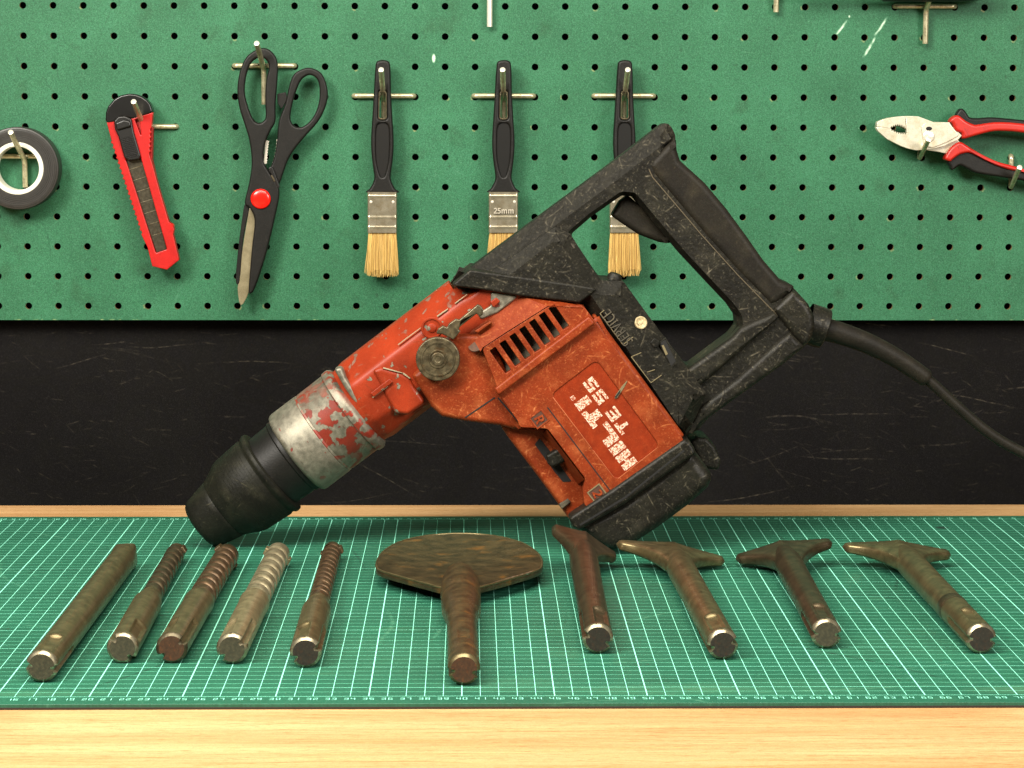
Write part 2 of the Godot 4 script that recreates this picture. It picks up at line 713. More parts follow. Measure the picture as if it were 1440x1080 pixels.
func materials() -> void:
	M.speckle = speckle(0.14)
	M.coarse_speckle = speckle(0.30, 2)
	M.bump_fine = grey_tex(noise(3, 0.09, 512, 512, 4), 512, 512)
	M.bump_mid = grey_tex(noise(4, 0.03, 512, 512, 4), 512, 512)
	var red := worn_plastic(11, Color(0.385, 0.132, 0.038), Color(0.490, 0.180, 0.062), Color(0.78, 0.52, 0.33), 1200, 9000, 512, 0.24)
	M.red_plastic = tri(red.made(), 190.0, 0.46, 0.0, M.bump_fine, 0.012)
	M.red_plastic.metallic_specular = 0.3
	var blk := worn_plastic(21, Color(0.058, 0.056, 0.045), Color(0.108, 0.104, 0.084), Color(0.52, 0.49, 0.41), 1700, 6500, 512, 0.13)
	M.black_plastic = tri(blk.made(), 200.0, 0.50, 0.0, M.bump_fine, 0.03)
	M.black_plastic.metallic_specular = 0.28
	var blk2 := worn_plastic(26, Color(0.062, 0.060, 0.048), Color(0.118, 0.113, 0.091), Color(0.50, 0.47, 0.39), 1500, 6500, 512, 0.13)
	M.cap_plastic = tri(blk2.made(), 180.0, 0.44, 0.0, M.bump_mid, 0.05)
	M.cap_plastic.metallic_specular = 0.28
	var rub := worn_plastic(31, Color(0.078, 0.072, 0.058), Color(0.128, 0.117, 0.092), Color(0.32, 0.29, 0.22), 90, 900, 512, 0.16)
	M.rubber = tri(rub.made(), 190.0, 0.55, 0.0, M.bump_fine, 0.01)
	M.rubber.metallic_specular = 0.25
	var sl := worn_plastic(36, Color(0.050, 0.052, 0.040), Color(0.110, 0.110, 0.084), Color(0.36, 0.34, 0.26), 420, 500, 512, 0.2)
	M.sleeve = tri(sl.made(), 150.0, 0.50, 0.0, M.bump_fine, 0.014)
	M.sleeve.metallic_specular = 0.25
	M.red_light = orm_tri(chipped_paint(41, Color(0.44, 0.132, 0.050), Color(0.57, 0.190, 0.082), 0.78), 170.0)
	M.red_heavy = orm_tri(chipped_paint(43, Color(0.38, 0.095, 0.052), Color(0.50, 0.155, 0.085), 0.45), 150.0)
	M.red_light.metallic_specular = 0.32
	M.silver = orm_tri(chipped_paint(47, Color(0.38, 0.11, 0.07), Color(0.48, 0.16, 0.10), 0.15), 150.0)
	M.dark_hole = plain(Color(0.02, 0.02, 0.018), 0.8)
	M.dusty = plain(Color(0.40, 0.36, 0.25), 0.8)
	M.bare_edge = plain(Color(0.60, 0.56, 0.46), 0.4, 0.2)
	M.rubbed = plain(Color(0.62, 0.32, 0.17), 0.6)
	M.field_dirt = plain(Color(0.26, 0.14, 0.075), 0.8)
	M.seam = plain(Color(0.27, 0.235, 0.16), 0.7)
	M.grey_dust = tri(worn_plastic(51, Color(0.16, 0.145, 0.115), Color(0.34, 0.31, 0.24), Color(0.5, 0.46, 0.35), 60, 200, 256).made(), 90.0, 0.85)
	M.steel = tri(rusty(61, Color(0.22, 0.195, 0.14), Color(0.46, 0.42, 0.32), Color(0.30, 0.20, 0.10), 0.35, 256).made(), 80.0, 0.38, 0.6)
	M.wire = tri(rusty(62, Color(0.66, 0.63, 0.50), Color(0.84, 0.81, 0.67), Color(0.48, 0.40, 0.25), 0.26, 256).made(), 70.0, 0.25, 0.6)
	M.bright = plain(Color(0.90, 0.88, 0.82), 0.25, 0.5)
	M.worn_edge = tri(rusty(63, Color(0.50, 0.46, 0.36), Color(0.80, 0.77, 0.66), Color(0.34, 0.25, 0.13), 0.40, 256).made(), 40.0, 0.30, 0.85)
	M.knife_red = plain(Color(0.74, 0.065, 0.055), 0.35)
	M.plier_red = plain(Color(0.74, 0.10, 0.06), 0.38)
	M.steel_pale = plain(Color(0.78, 0.75, 0.68), 0.35, 0.5)
	M.knife_worn = tri(worn_plastic(72, Color(0.62, 0.050, 0.042), Color(0.70, 0.075, 0.060), Color(0.45, 0.05, 0.04), 120, 700, 256, 0.12).made(), 90.0, 0.36)
	M.plier_worn = tri(worn_plastic(73, Color(0.64, 0.085, 0.045), Color(0.72, 0.115, 0.065), Color(0.40, 0.06, 0.04), 120, 700, 256, 0.14).made(), 90.0, 0.40)
	M.soft_black = tri(worn_plastic(71, Color(0.055, 0.053, 0.046), Color(0.082, 0.079, 0.070), Color(0.18, 0.17, 0.145), 60, 300, 256).made(), 80.0, 0.46, 0.0, M.bump_fine, 0.006)
	M.soft_black.metallic_specular = 0.35
	M.satin_black = plain(Color(0.055, 0.054, 0.048), 0.36)
	# the heads and shanks, each steel of its own
	M.bit_olive = tri(rusty(81, Color(0.34, 0.30, 0.205), Color(0.52, 0.465, 0.33), Color(0.38, 0.27, 0.15), 0.24).made(), 120.0, 0.33, 0.72, M.bump_fine, 0.004)
	M.bit_dark = tri(rusty(82, Color(0.24, 0.205, 0.148), Color(0.38, 0.33, 0.24), Color(0.30, 0.21, 0.125), 0.22).made(), 120.0, 0.34, 0.7, M.bump_fine, 0.004)
	M.bit_rust = tri(rusty(83, Color(0.185, 0.145, 0.090), Color(0.355, 0.290, 0.185), Color(0.58, 0.37, 0.14), 0.36).made(), 170.0, 0.36, 0.45, M.bump_fine, 0.008)
	M.bit_pale = tri(rusty(84, Color(0.46, 0.41, 0.30), Color(0.64, 0.58, 0.44), Color(0.40, 0.31, 0.18), 0.20).made(), 110.0, 0.34, 0.65, M.bump_fine, 0.004)
	M.spiral_pale = tri(rusty(85, Color(0.46, 0.42, 0.32), Color(0.68, 0.64, 0.52), Color(0.42, 0.33, 0.20), 0.24).made(), 90.0, 0.30, 0.6)
	M.spiral_brown = tri(rusty(86, Color(0.22, 0.165, 0.115), Color(0.46, 0.36, 0.26), Color(0.40, 0.26, 0.13), 0.30).made(), 90.0, 0.32, 0.6)


func box(b: MB, lo: Vector3, hi: Vector3) -> void:
	var c := [Vector3(lo.x, lo.y, lo.z), Vector3(hi.x, lo.y, lo.z), Vector3(hi.x, hi.y, lo.z), Vector3(lo.x, hi.y, lo.z), Vector3(lo.x, lo.y, hi.z), Vector3(hi.x, lo.y, hi.z), Vector3(hi.x, hi.y, hi.z), Vector3(lo.x, hi.y, hi.z)]
	var fs := [[0, 1, 2, 3, Vector3(0, 0, -1)], [4, 5, 6, 7, Vector3(0, 0, 1)], [0, 1, 5, 4, Vector3(0, -1, 0)], [3, 2, 6, 7, Vector3(0, 1, 0)], [0, 3, 7, 4, Vector3(-1, 0, 0)], [1, 2, 6, 5, Vector3(1, 0, 0)]]
	for f in fs:
		var ids := []
		for k in 4:
			var p: Vector3 = c[f[k]]
			var uv := Vector2(p.x, p.z) if absf(f[4].y) > 0.5 else Vector2(p.x, p.y) if absf(f[4].z) > 0.5 else Vector2(p.z, p.y)
			ids.append(b.add(p, f[4], uv))
		b.quad(ids[0], ids[1], ids[2], ids[3])


func bench_and_wall() -> void:
	# wood: grain runs along the bench
	var w := 1024
	var h := 512
	var r := rng(5)
	var t := Tex.new(w, h)
	var long := noise(91, 0.012, 64, 512, 5)
	var grain := Image.create_from_data(64, 512, false, Image.FORMAT_L8, long)
	grain.resize(w, h, Image.INTERPOLATE_CUBIC)
	t.ramp(grain.get_data(), Color(0.66, 0.485, 0.31), Color(0.79, 0.635, 0.46))
	for i in 1500:
		t.scratch(r, r.randf() * w, r.randf() * h, r.randf_range(-0.012, 0.012), r.randf_range(30, 260), 0.0, Color(0.55, 0.33, 0.13) if r.randf() < 0.6 else Color(0.92, 0.75, 0.46), r.randf_range(0.08, 0.36))
	for i in 2600:
		t.scratch(r, r.randf() * w, r.randf() * h, 0.0, r.randf_range(5, 22), 0.0, Color(0.42, 0.27, 0.11), r.randf_range(0.1, 0.5))
	for i in 60:
		t.scratch(r, r.randf() * w, r.randf() * h, r.randf_range(-0.02, 0.02), r.randf_range(60, 300), 0.05, Color(0.50, 0.33, 0.15), r.randf_range(0.2, 0.5), 2.5)
	t.grain(M.speckle)
	var m := plain(Color.WHITE, 0.5)
	m.albedo_texture = t.made()
	m.uv1_scale = Vector3(1.0 / 520.0, 1.0 / 210.0, 1)
	var b := MB.new()
	box(b, Vector3(-900, -33, -657), Vector3(900, -3.05, 320))
	var o := thing("workbench", "pale wooden bench top with grain running along it under the green mat", "workbench")
	put(o, "bench_top", b.mesh(), m)

	# the black wall below the board, scuffed
	var t2 := Tex.new(512, 256)
	t2.ramp(noise(95, 0.016, 512, 256, 5), Color(0.050, 0.046, 0.046), Color(0.080, 0.074, 0.072))
	t2.grow(2048, 1024)
	for i in 1500:
		var a := r.randf_range(-0.25, 0.25) if r.randf() < 0.66 else r.randf_range(-1.0, 0.3)
		var k := r.randf()
		t2.scratch(r, r.randf() * 2048, r.randf() * 1024, a, r.randf_range(8, 46) if k < 0.85 else r.randf_range(60, 190), r.randf_range(-0.3, 0.3), Color(0.50, 0.46, 0.38), r.randf_range(0.08, 0.30) if k < 0.92 else r.randf_range(0.2, 0.55), 1.0 if r.randf() < 0.7 else 2.0)
	for i in 26:
		var cx := r.randf() * 2048
		var cy := r.randf() * 1024
		for j in 14:
			t2.scratch(r, cx + r.randfn() * 60, cy + r.randfn() * 22, r.randf_range(-0.6, 0.4), r.randf_range(8, 50), r.randf_range(-0.8, 0.8), Color(0.52, 0.48, 0.39), r.randf_range(0.08, 0.36), 1.3)
	t2.grain(M.speckle)
	var m2 := plain(Color.WHITE, 0.8, 0.0, 0.2)
	m2.albedo_texture = t2.made()
	m2.uv1_scale = Vector3(1.0 / 1000.0, 1.0 / 500.0, 1)
	var b2 := MB.new()
	box(b2, Vector3(-1600, -900, -837), Vector3(1600, 1400, -817))
	setting("back_wall", b2.mesh(), m2)


func pegboard() -> void:
	var o := thing("pegboard", "green painted pegboard with rows of round holes, hung over the black wall", "pegboard", Vector3(0, 131.5, -799))
	# hole (0, 0) of the grid lies at the top left of the view
	var x0 := -366.0
	var y0 := 393.6 - 131.5
	var b := MB.new()
	var seg := 20
	var rad := 2.85
	for row in range(-9, 11):
		for col in range(-15, 50):
			var c := Vector2(x0 + col * 25.0, y0 - row * 25.0)
			var lo := c - Vector2(12.5, 12.5)
			var hi := c + Vector2(12.5, 12.5)
			if row == 10:
				lo.y = 0.4
			var outer := PackedInt32Array()
			var inner := PackedInt32Array()
			for j in seg:
				var a := TAU * j / seg
				var d := Vector2(cos(a), sin(a))
				var q := c + d * rad
				inner.append(b.add(Vector3(q.x, q.y, 0), Vector3(0, 0, 1), q))
				var k := 1e9
				k = minf(k, (hi.x - c.x) / d.x if d.x > 1e-6 else 1e9)
				k = minf(k, (lo.x - c.x) / d.x if d.x < -1e-6 else 1e9)
				k = minf(k, (hi.y - c.y) / d.y if d.y > 1e-6 else 1e9)
				k = minf(k, (lo.y - c.y) / d.y if d.y < -1e-6 else 1e9)
				var e := c + d * k
				outer.append(b.add(Vector3(e.x, e.y, 0), Vector3(0, 0, 1), e))
			for j in seg:
				var j2 := (j + 1) % seg
				b.quad(inner[j], inner[j2], outer[j2], outer[j])
				# fill the corner of the cell when it lies between two rays
				var p1 := b.v[outer[j]] / MM
				var p2 := b.v[outer[j2]] / MM
				if absf(p1.x - p2.x) > 0.01 and absf(p1.y - p2.y) > 0.01:
					var cx := hi.x if maxf(p1.x, p2.x) > hi.x - 0.01 else lo.x
					var cy := hi.y if maxf(p1.y, p2.y) > hi.y - 0.01 else lo.y
					b.tri(outer[j], outer[j2], b.add(Vector3(cx, cy, 0), Vector3(0, 0, 1), Vector2(cx, cy)))
	var left := x0 - 15 * 25.0 - 12.5
	var right := x0 + 49 * 25.0 + 12.5
	var top := y0 + 9 * 25.0 + 12.5
	# bottom edge, slightly rounded, and the other edges
	var eb := MB.new()
	for s in 4:
		var a0 := PI * 0.5 * s / 4
		var a1 := PI * 0.5 * (s + 1) / 4
		var q := [Vector3(left, 0.4 - 0.4 * sin(a0), -0.4 + 0.4 * cos(a0)), Vector3(right, 0.4 - 0.4 * sin(a0), -0.4 + 0.4 * cos(a0)), Vector3(right, 0.4 - 0.4 * sin(a1), -0.4 + 0.4 * cos(a1)), Vector3(left, 0.4 - 0.4 * sin(a1), -0.4 + 0.4 * cos(a1))]
		b.flat_quad(q[0], q[1], q[2], q[3], Vector3(0, -sin((a0 + a1) / 2), cos((a0 + a1) / 2)))
	eb.flat_quad(Vector3(left, 0, -0.4), Vector3(right, 0, -0.4), Vector3(right, 0, -4), Vector3(left, 0, -4), Vector3(0, -1, 0))
	eb.flat_quad(Vector3(left, 0, 0), Vector3(left, top, 0), Vector3(left, top, -4), Vector3(left, 0, -4), Vector3(-1, 0, 0))
	eb.flat_quad(Vector3(right, 0, 0), Vector3(right, top, 0), Vector3(right, top, -4), Vector3(right, 0, -4), Vector3(1, 0, 0))
	eb.flat_quad(Vector3(left, top, 0), Vector3(right, top, 0), Vector3(right, top, -4), Vector3(left, top, -4), Vector3(0, 1, 0))
	# the walls of the holes: bare brown board
	var hb := MB.new()
	for row in range(-9, 11):
		for col in range(-15, 50):
			var c := Vector2(x0 + col * 25.0, y0 - row * 25.0)
			var ids := []
			for j in seg:
				var a := TAU * j / seg
				var d := Vector3(cos(a), sin(a), 0)
				for z in 2:
					ids.append(hb.add(Vector3(c.x, c.y, -0.01 - 3.99 * z) + d * rad, -d))
			for j in seg:
				var j2 := (j + 1) % seg
				hb.quad(ids[j * 2], ids[j2 * 2], ids[j2 * 2 + 1], ids[j * 2 + 1])
	# paint
	var w := 2048
	var h := 1024
	var r := rng(17)
	var t := Tex.new(512, 256)
	t.ramp(noise(101, 0.02, 512, 256, 5), Color(0.132, 0.340, 0.228), Color(0.172, 0.402, 0.278))
	t.cover(noise(103, 0.04, 512, 256, 5), 0.72, 0.2, Color(0.11, 0.26, 0.155), 0.35)
	t.grow(w, h)
	for i in 26000:
		t.soft(r.randf() * w, r.randf() * h, Color(0.32, 0.54, 0.40), r.randf_range(0.1, 0.6))
	# texture x 0..2048 is world x -420..530, texture y 0..1024 is 475 mm down from y = 600
	for i in 260:
		t.scratch(r, r.randf() * w, r.randf() * h, r.randf() * TAU, r.randf_range(6, 60), r.randf_range(-0.6, 0.6), Color(0.45, 0.62, 0.50) if r.randf() < 0.6 else Color(0.10, 0.22, 0.14), r.randf_range(0.1, 0.4))
	for i in 500:
		t.soft(r.randf() * w, r.randf() * h, Color(0.75, 0.85, 0.75), r.randf_range(0.1, 0.7))
	for i in 60:
		t.blob(r.randf() * w, r.randf() * h, r.randf_range(2, 5), r.randf_range(2, 6), Color(0.10, 0.22, 0.14), r.randf_range(0.2, 0.5))
	var chip := Color(0.86, 0.93, 0.84)
	for k in 60:
		var hx := (-366.0 + r.randi_range(0, 34) * 25.0 + 420.0) / 950.0 * w
		var hy := (606.5 - 393.6 + r.randi_range(0, 10) * 25.0) / 475.0 * h
		var a0 := r.randf_range(0.2, 2.8)
		for j in 7:
			var an := a0 + j * 0.13
			t.blob(hx + cos(an) * 7.3, hy + sin(an) * 7.3, 1.6, 1.6, Color(0.52, 0.52, 0.35), r.randf_range(0.2, 0.55))
	for k in 70:
		t.scratch(r, r.randf() * w, r.randf() * h, r.randf_range(1.2, 1.9), r.randf_range(20, 90), 0.2, Color(0.24, 0.44, 0.32) if r.randf() < 0.5 else Color(0.10, 0.24, 0.16), r.randf_range(0.2, 0.5), 2.4)
	for k in 30:
		t.scratch(r, r.randf() * w, (606.5 - 131.9) / 475.0 * h - 1.0, 0.0, r.randf_range(3, 14), 0.0, Color(0.80, 0.78, 0.52), 0.9, 1.5)
	var marks := [[-25.5, 350.5, 4, 9, 0.9], [2, 414, 3, 3, 1.0], [-376, 408, 2, 4, 1.0], [321, 386.0, 2, 2.6, 0.9]]
	for q in marks:
		t.blob((q[0] + 420.0) / 950.0 * w, (606.5 - q[1]) / 475.0 * h, q[2] * 0.9, q[3], chip, q[4])
	for k in 3:
		var px := [[352.5, 386.0, 2.05, 24.0], [343.0, 370.0, 2.0, 26.0], [319.0, 383.5, 2.1, 22.0]]
		for e in 3:
			t.scratch(r, (px[k][0] + 420.0) / 950.0 * w + e, (606.5 - px[k][1]) / 475.0 * h, px[k][2], px[k][3] * 1.8, 0.2, chip, 0.9, 2.0)
	t.grain(M.coarse_speckle)
	var m := plain(Color.WHITE, 0.55, 0.0, 0.35)
	m.albedo_texture = t.made()
	m.uv1_scale = Vector3(1.0 / 950.0, -1.0 / 475.0, 1)
	m.uv1_offset = Vector3(420.0 / 950.0, 475.0 / 475.0, 0)
	m.heightmap_enabled = true
	m.heightmap_texture = M.bump_fine
	m.heightmap_scale = 0.0
	put(o, "perforated_board", b.mesh(), m)
	put(o, "board_edge", eb.mesh(), plain(Color(0.33, 0.46, 0.30), 0.7))
	var holes := put(o, "hole_walls", hb.mesh(), plain(Color(0.42, 0.36, 0.22), 0.8))
	holes.set_meta("kind", "stuff")


# digits of seven strokes, as the printed numbers on the mat are
func digit(b: MB, n: int, at: Vector2, w: float, h: float, s: float, y: float) -> void:
	var on := ["abcdef", "bc", "abged", "abgcd", "fgbc", "afgcd", "afgedc", "abc", "abcdefg", "abcdfg"]
	var st: String = on[n]
	var q := {"a": [0, 1, 1, 1], "b": [1, 0.5, 1, 1], "c": [1, 0, 1, 0.5], "d": [0, 0, 1, 0], "e": [0, 0, 0, 0.5], "f": [0, 0.5, 0, 1], "g": [0, 0.5, 1, 0.5]}
	for k in st.length():
		var e: Array = q[st[k]]
		var x0: float = at.x + e[0] * w - s / 2
		var x1: float = at.x + e[2] * w + s / 2
		var z0: float = at.y - e[1] * h - s / 2
		var z1: float = at.y - e[3] * h + s / 2
		flat_strip(b, x0, minf(z0, z1 - s), x1, maxf(z1, z0 + s), y + 0.002 * k)


func flat_strip(b: MB, x0: float, z0: float, x1: float, z1: float, y: float) -> void:
	b.flat_quad(Vector3(x0, y, z0), Vector3(x1, y, z0), Vector3(x1, y, z1), Vector3(x0, y, z1), Vector3(0, 1, 0))


func cutting_mat() -> void:
	var o := thing("cutting_mat", "large green cutting mat printed with a pale centimetre grid, under the tools", "cutting mat", Vector3(0, -3, 0))
	var w := 1024
	var h := 1024
	var r := rng(23)
	var t := Tex.new(256, 256)
	t.ramp(noise(111, 0.025, 256, 256, 5), Color(0.078, 0.300, 0.222), Color(0.102, 0.352, 0.265))
	t.cover(noise(112, 0.05, 256, 256, 4), 0.62, 0.3, Color(0.13, 0.36, 0.25), 0.3)
	t.grow(w, h)
	for i in 300:
		t.scratch(r, r.randf() * w, r.randf() * h, r.randf() * TAU, r.randf_range(5, 50), r.randf_range(-0.4, 0.4), Color(0.35, 0.55, 0.42), r.randf_range(0.06, 0.3))
	for i in 400:
		t.soft(r.randf() * w, r.randf() * h, Color(0.8, 0.85, 0.75), r.randf_range(0.1, 0.6))
	for i in 95:
		var dark := r.randf() < 0.5
		t.scratch(r, r.randf() * w, r.randf() * h, r.randf() * TAU, r.randf_range(40, 220), r.randf_range(-0.1, 0.1), Color(0.02, 0.10, 0.07) if dark else Color(0.45, 0.62, 0.50), r.randf_range(0.35, 0.85), 1.0 if r.randf() < 0.7 else 1.8)
	for i in 70:
		t.blob(r.randf() * w, r.randf_range(0.3, 1.0) * h, r.randf_range(4, 26), r.randf_range(4, 18), Color(0.06, 0.20, 0.13) if r.randf() < 0.6 else Color(0.28, 0.40, 0.28), r.randf_range(0.06, 0.22))
	for i in 120:
		t.blob(r.randf_range(0.1, 0.95) * w, r.randf_range(0.35, 0.95) * h, 1.3, 1.3, Color(0.20, 0.14, 0.07), r.randf_range(0.3, 0.9))
	# pale rubbed places near the front edge: x -420..490, z 20..-590
	for q in [[330, -12, 60, 14, 0.35], [20, -25, 40, 20, 0.16], [110, -14, 60, 14, 0.2], [180, -20, 70, 22, 0.14], [-230, -8, 60, 8, 0.22], [250, -120, 60, 40, 0.10], [-60, -100, 70, 60, 0.08]]:
		t.blob((q[0] + 420.0) / 910.0 * w, (q[1] + 600.0) / 620.0 * h, q[2] / 910.0 * w, q[3] / 620.0 * h, Color(0.42, 0.52, 0.38), q[4])
	t.blob((357 + 420.0) / 910.0 * w, (-531 + 600.0) / 620.0 * h, 6, 9, Color(0.02, 0.06, 0.05), 0.95)
	t.grain(M.speckle)
	var m := plain(Color.WHITE, 0.5)
	m.albedo_texture = t.made()
	m.uv1_scale = Vector3(1.0 / 910.0, -1.0 / 620.0, 1)
	m.uv1_offset = Vector3(420.0 / 910.0, 600.0 / 620.0, 0)
	m.heightmap_enabled = true
	m.heightmap_texture = M.bump_fine
	m.heightmap_scale = 0.0
	var flat := Transform3D(Basis(Vector3(1, 0, 0), -PI / 2), Vector3.ZERO)
	var b := MB.new()
	slab(b, rp(rect(-415, -16.5, 485, 585), 6, 6), [], 1.2, 3.0, 0.35, 0.0, 2, flat)
	put(o, "mat_surface", b.mesh(), m)
	var b2 := MB.new()
	slab(b2, rp(rect(-415.3, -16.8, 485.3, 585.3), 6, 6), [], 0.0, 1.2, 0.1, 0.1, 2, flat)
	put(o, "mat_core", b2.mesh(), plain(Color(0.14, 0.115, 0.085), 0.7))
	# the print: a fine line every centimetre, a bolder one every five
	var g := MB.new()
	var f := MB.new()
	var f2 := MB.new()
	var x0 := -400.0
	for i in 88:
		var k := 0.64 if i % 5 == 0 else 0.35
		flat_strip(g, x0 + i * 10 - k / 2, -570, x0 + i * 10 + k / 2, 0, 3.06)
	for j in 58:
		var strong := (j - 2) % 5 == 0 or j == 0 or j == 57
		var k := 0.52 if strong else 0.44
		flat_strip(f2 if strong else f, x0, -j * 10 - k / 2, x0 + 870, -j * 10 + k / 2, 3.04 if strong else 3.02)
	for i in range(0, 88):
		for side in 2:
			var num := i if side == 0 else 87 - i
			var z := 7.6 if side == 0 else -572.2
			var cx := x0 + i * 10
			if num >= 10:
				digit(g, num / 10, Vector2(cx - 2.7, z), 1.9, 3.8, 0.38, 3.03)
				digit(g, num % 10, Vector2(cx + 0.8, z), 1.9, 3.8, 0.38, 3.03)
			else:
				digit(g, num, Vector2(cx - 1.0, z), 1.9, 3.8, 0.38, 3.03)
	put(o, "printed_grid", g.mesh(), plain(Color(0.58, 0.92, 0.82), 0.55))
	put(o, "printed_cross_lines", f2.mesh(), plain(Color(0.50, 0.87, 0.75), 0.55))
	put(o, "printed_fine_lines", f.mesh(), plain(Color(0.40, 0.75, 0.62), 0.55))


# rings across a straight axis, each a closed outline given as (sideways z, upwards v)
func along_axis(b: MB, sections: Array, ts: Array, at: Vector3, axis: Vector3, up: Vector3, cap0 := true, cap1 := true) -> void:
	var rings := []
	for i in ts.size():
		var ring := PackedVector3Array()
		for q in sections[i]:
			ring.append(at + axis * ts[i] + Vector3(0, 0, q.x) + up * q.y)
		rings.append(ring)
	loft(b, rings, false, cap0, cap1)


func blend_outline(a: PackedVector2Array, c: PackedVector2Array, k: float) -> PackedVector2Array:
	var o := PackedVector2Array()
	for i in a.size():
		o.append(a[i].lerp(c[i], k))
	return o


# the outline seen from its middle, at even angles
func polar(p: PackedVector2Array, m: int) -> PackedVector2Array:
	var o := PackedVector2Array()
	for j in m:
		var d := Vector2.from_angle(TAU * j / m)
		var best := 0.0
		for i in p.size():
			var hit = Geometry2D.segment_intersects_segment(Vector2.ZERO, d * 500.0, p[i], p[(i + 1) % p.size()])
			if hit != null:
				best = maxf(best, hit.length())
		o.append(d * best)
	return o


# the worn label: heavy square letters in white on red, flaked
func label_texture() -> ImageTexture:
	var w := 768
	var h := 432
	var r := rng(401)
	var t := Tex.new(256, 144)
	t.ramp(noise(402, 0.03, 256, 144, 5).slice(0, 256 * 144), Color(0.42, 0.125, 0.034), Color(0.50, 0.165, 0.055))
	t.grow(w, h)
	for i in 700:
		t.scratch(r, r.randf() * w, r.randf() * h, r.randf() * TAU, r.randf_range(8, 60), r.randf_range(-0.8, 0.8), Color(0.82, 0.50, 0.32), r.randf_range(0.1, 0.5))
	for i in 4000:
		t.soft(r.randf() * w, r.randf() * h, Color(0.85, 0.6, 0.4), r.randf_range(0.1, 0.7))
	var flake := noise(403, 0.045, w, h, 4)
	var thread := noise(404, 0.12, w, h, 3)
	# strokes: x, y, width, height in the label's own measure
	var s := []
	# H I L T I
	var y := 98
	s += [[13, y, 48, 44], [13, y + 78, 48, 44], [13, y + 44, 48, 34], [61, y + 46, 22, 32], [83, y, 50, 122]]
	s += [[146, y, 62, 122]]
	s += [[222, y, 62, 122], [284, y + 82, 94, 40]]
	s += [[390, y, 138, 44], [426, y + 44, 62, 78]]
	s += [[548, y, 66, 122]]
	# registered mark
	s += [[640, y + 4, 28, 7], [640, y + 30, 28, 7], [638, y + 6, 7, 26], [663, y + 6, 7, 26], [650, y + 16, 8, 9]]
	# T E 5 5
	y = 246
	s += [[232, y, 94, 28], [266, y + 28, 30, 66]]
	s += [[346, y, 30, 94], [376, y, 58, 21], [376, y + 37, 48, 19], [376, y + 73, 58, 21]]
	for x in [500, 608]:
		s += [[x, y, 88, 23], [x, y + 23, 29, 23], [x, y + 37, 88, 19], [x + 59, y + 56, 29, 17], [x, y + 71, 88, 23]]
	for q in s:
		for j in range(q[1], q[1] + q[3]):
			for i in range(q[0], q[0] + q[2]):
				var k: int = j * w + i
				if flake[k] < 150 and thread[k] > 92 and not (thread[k] > 119 and thread[k] < 133):
					t.dot(i, j, Color(0.88, 0.84, 0.77), 0.95)
				elif thread[k] > 70:
					t.dot(i, j, Color(0.80, 0.62, 0.50), 0.4)
	t.grain(M.speckle)
	return t.made()


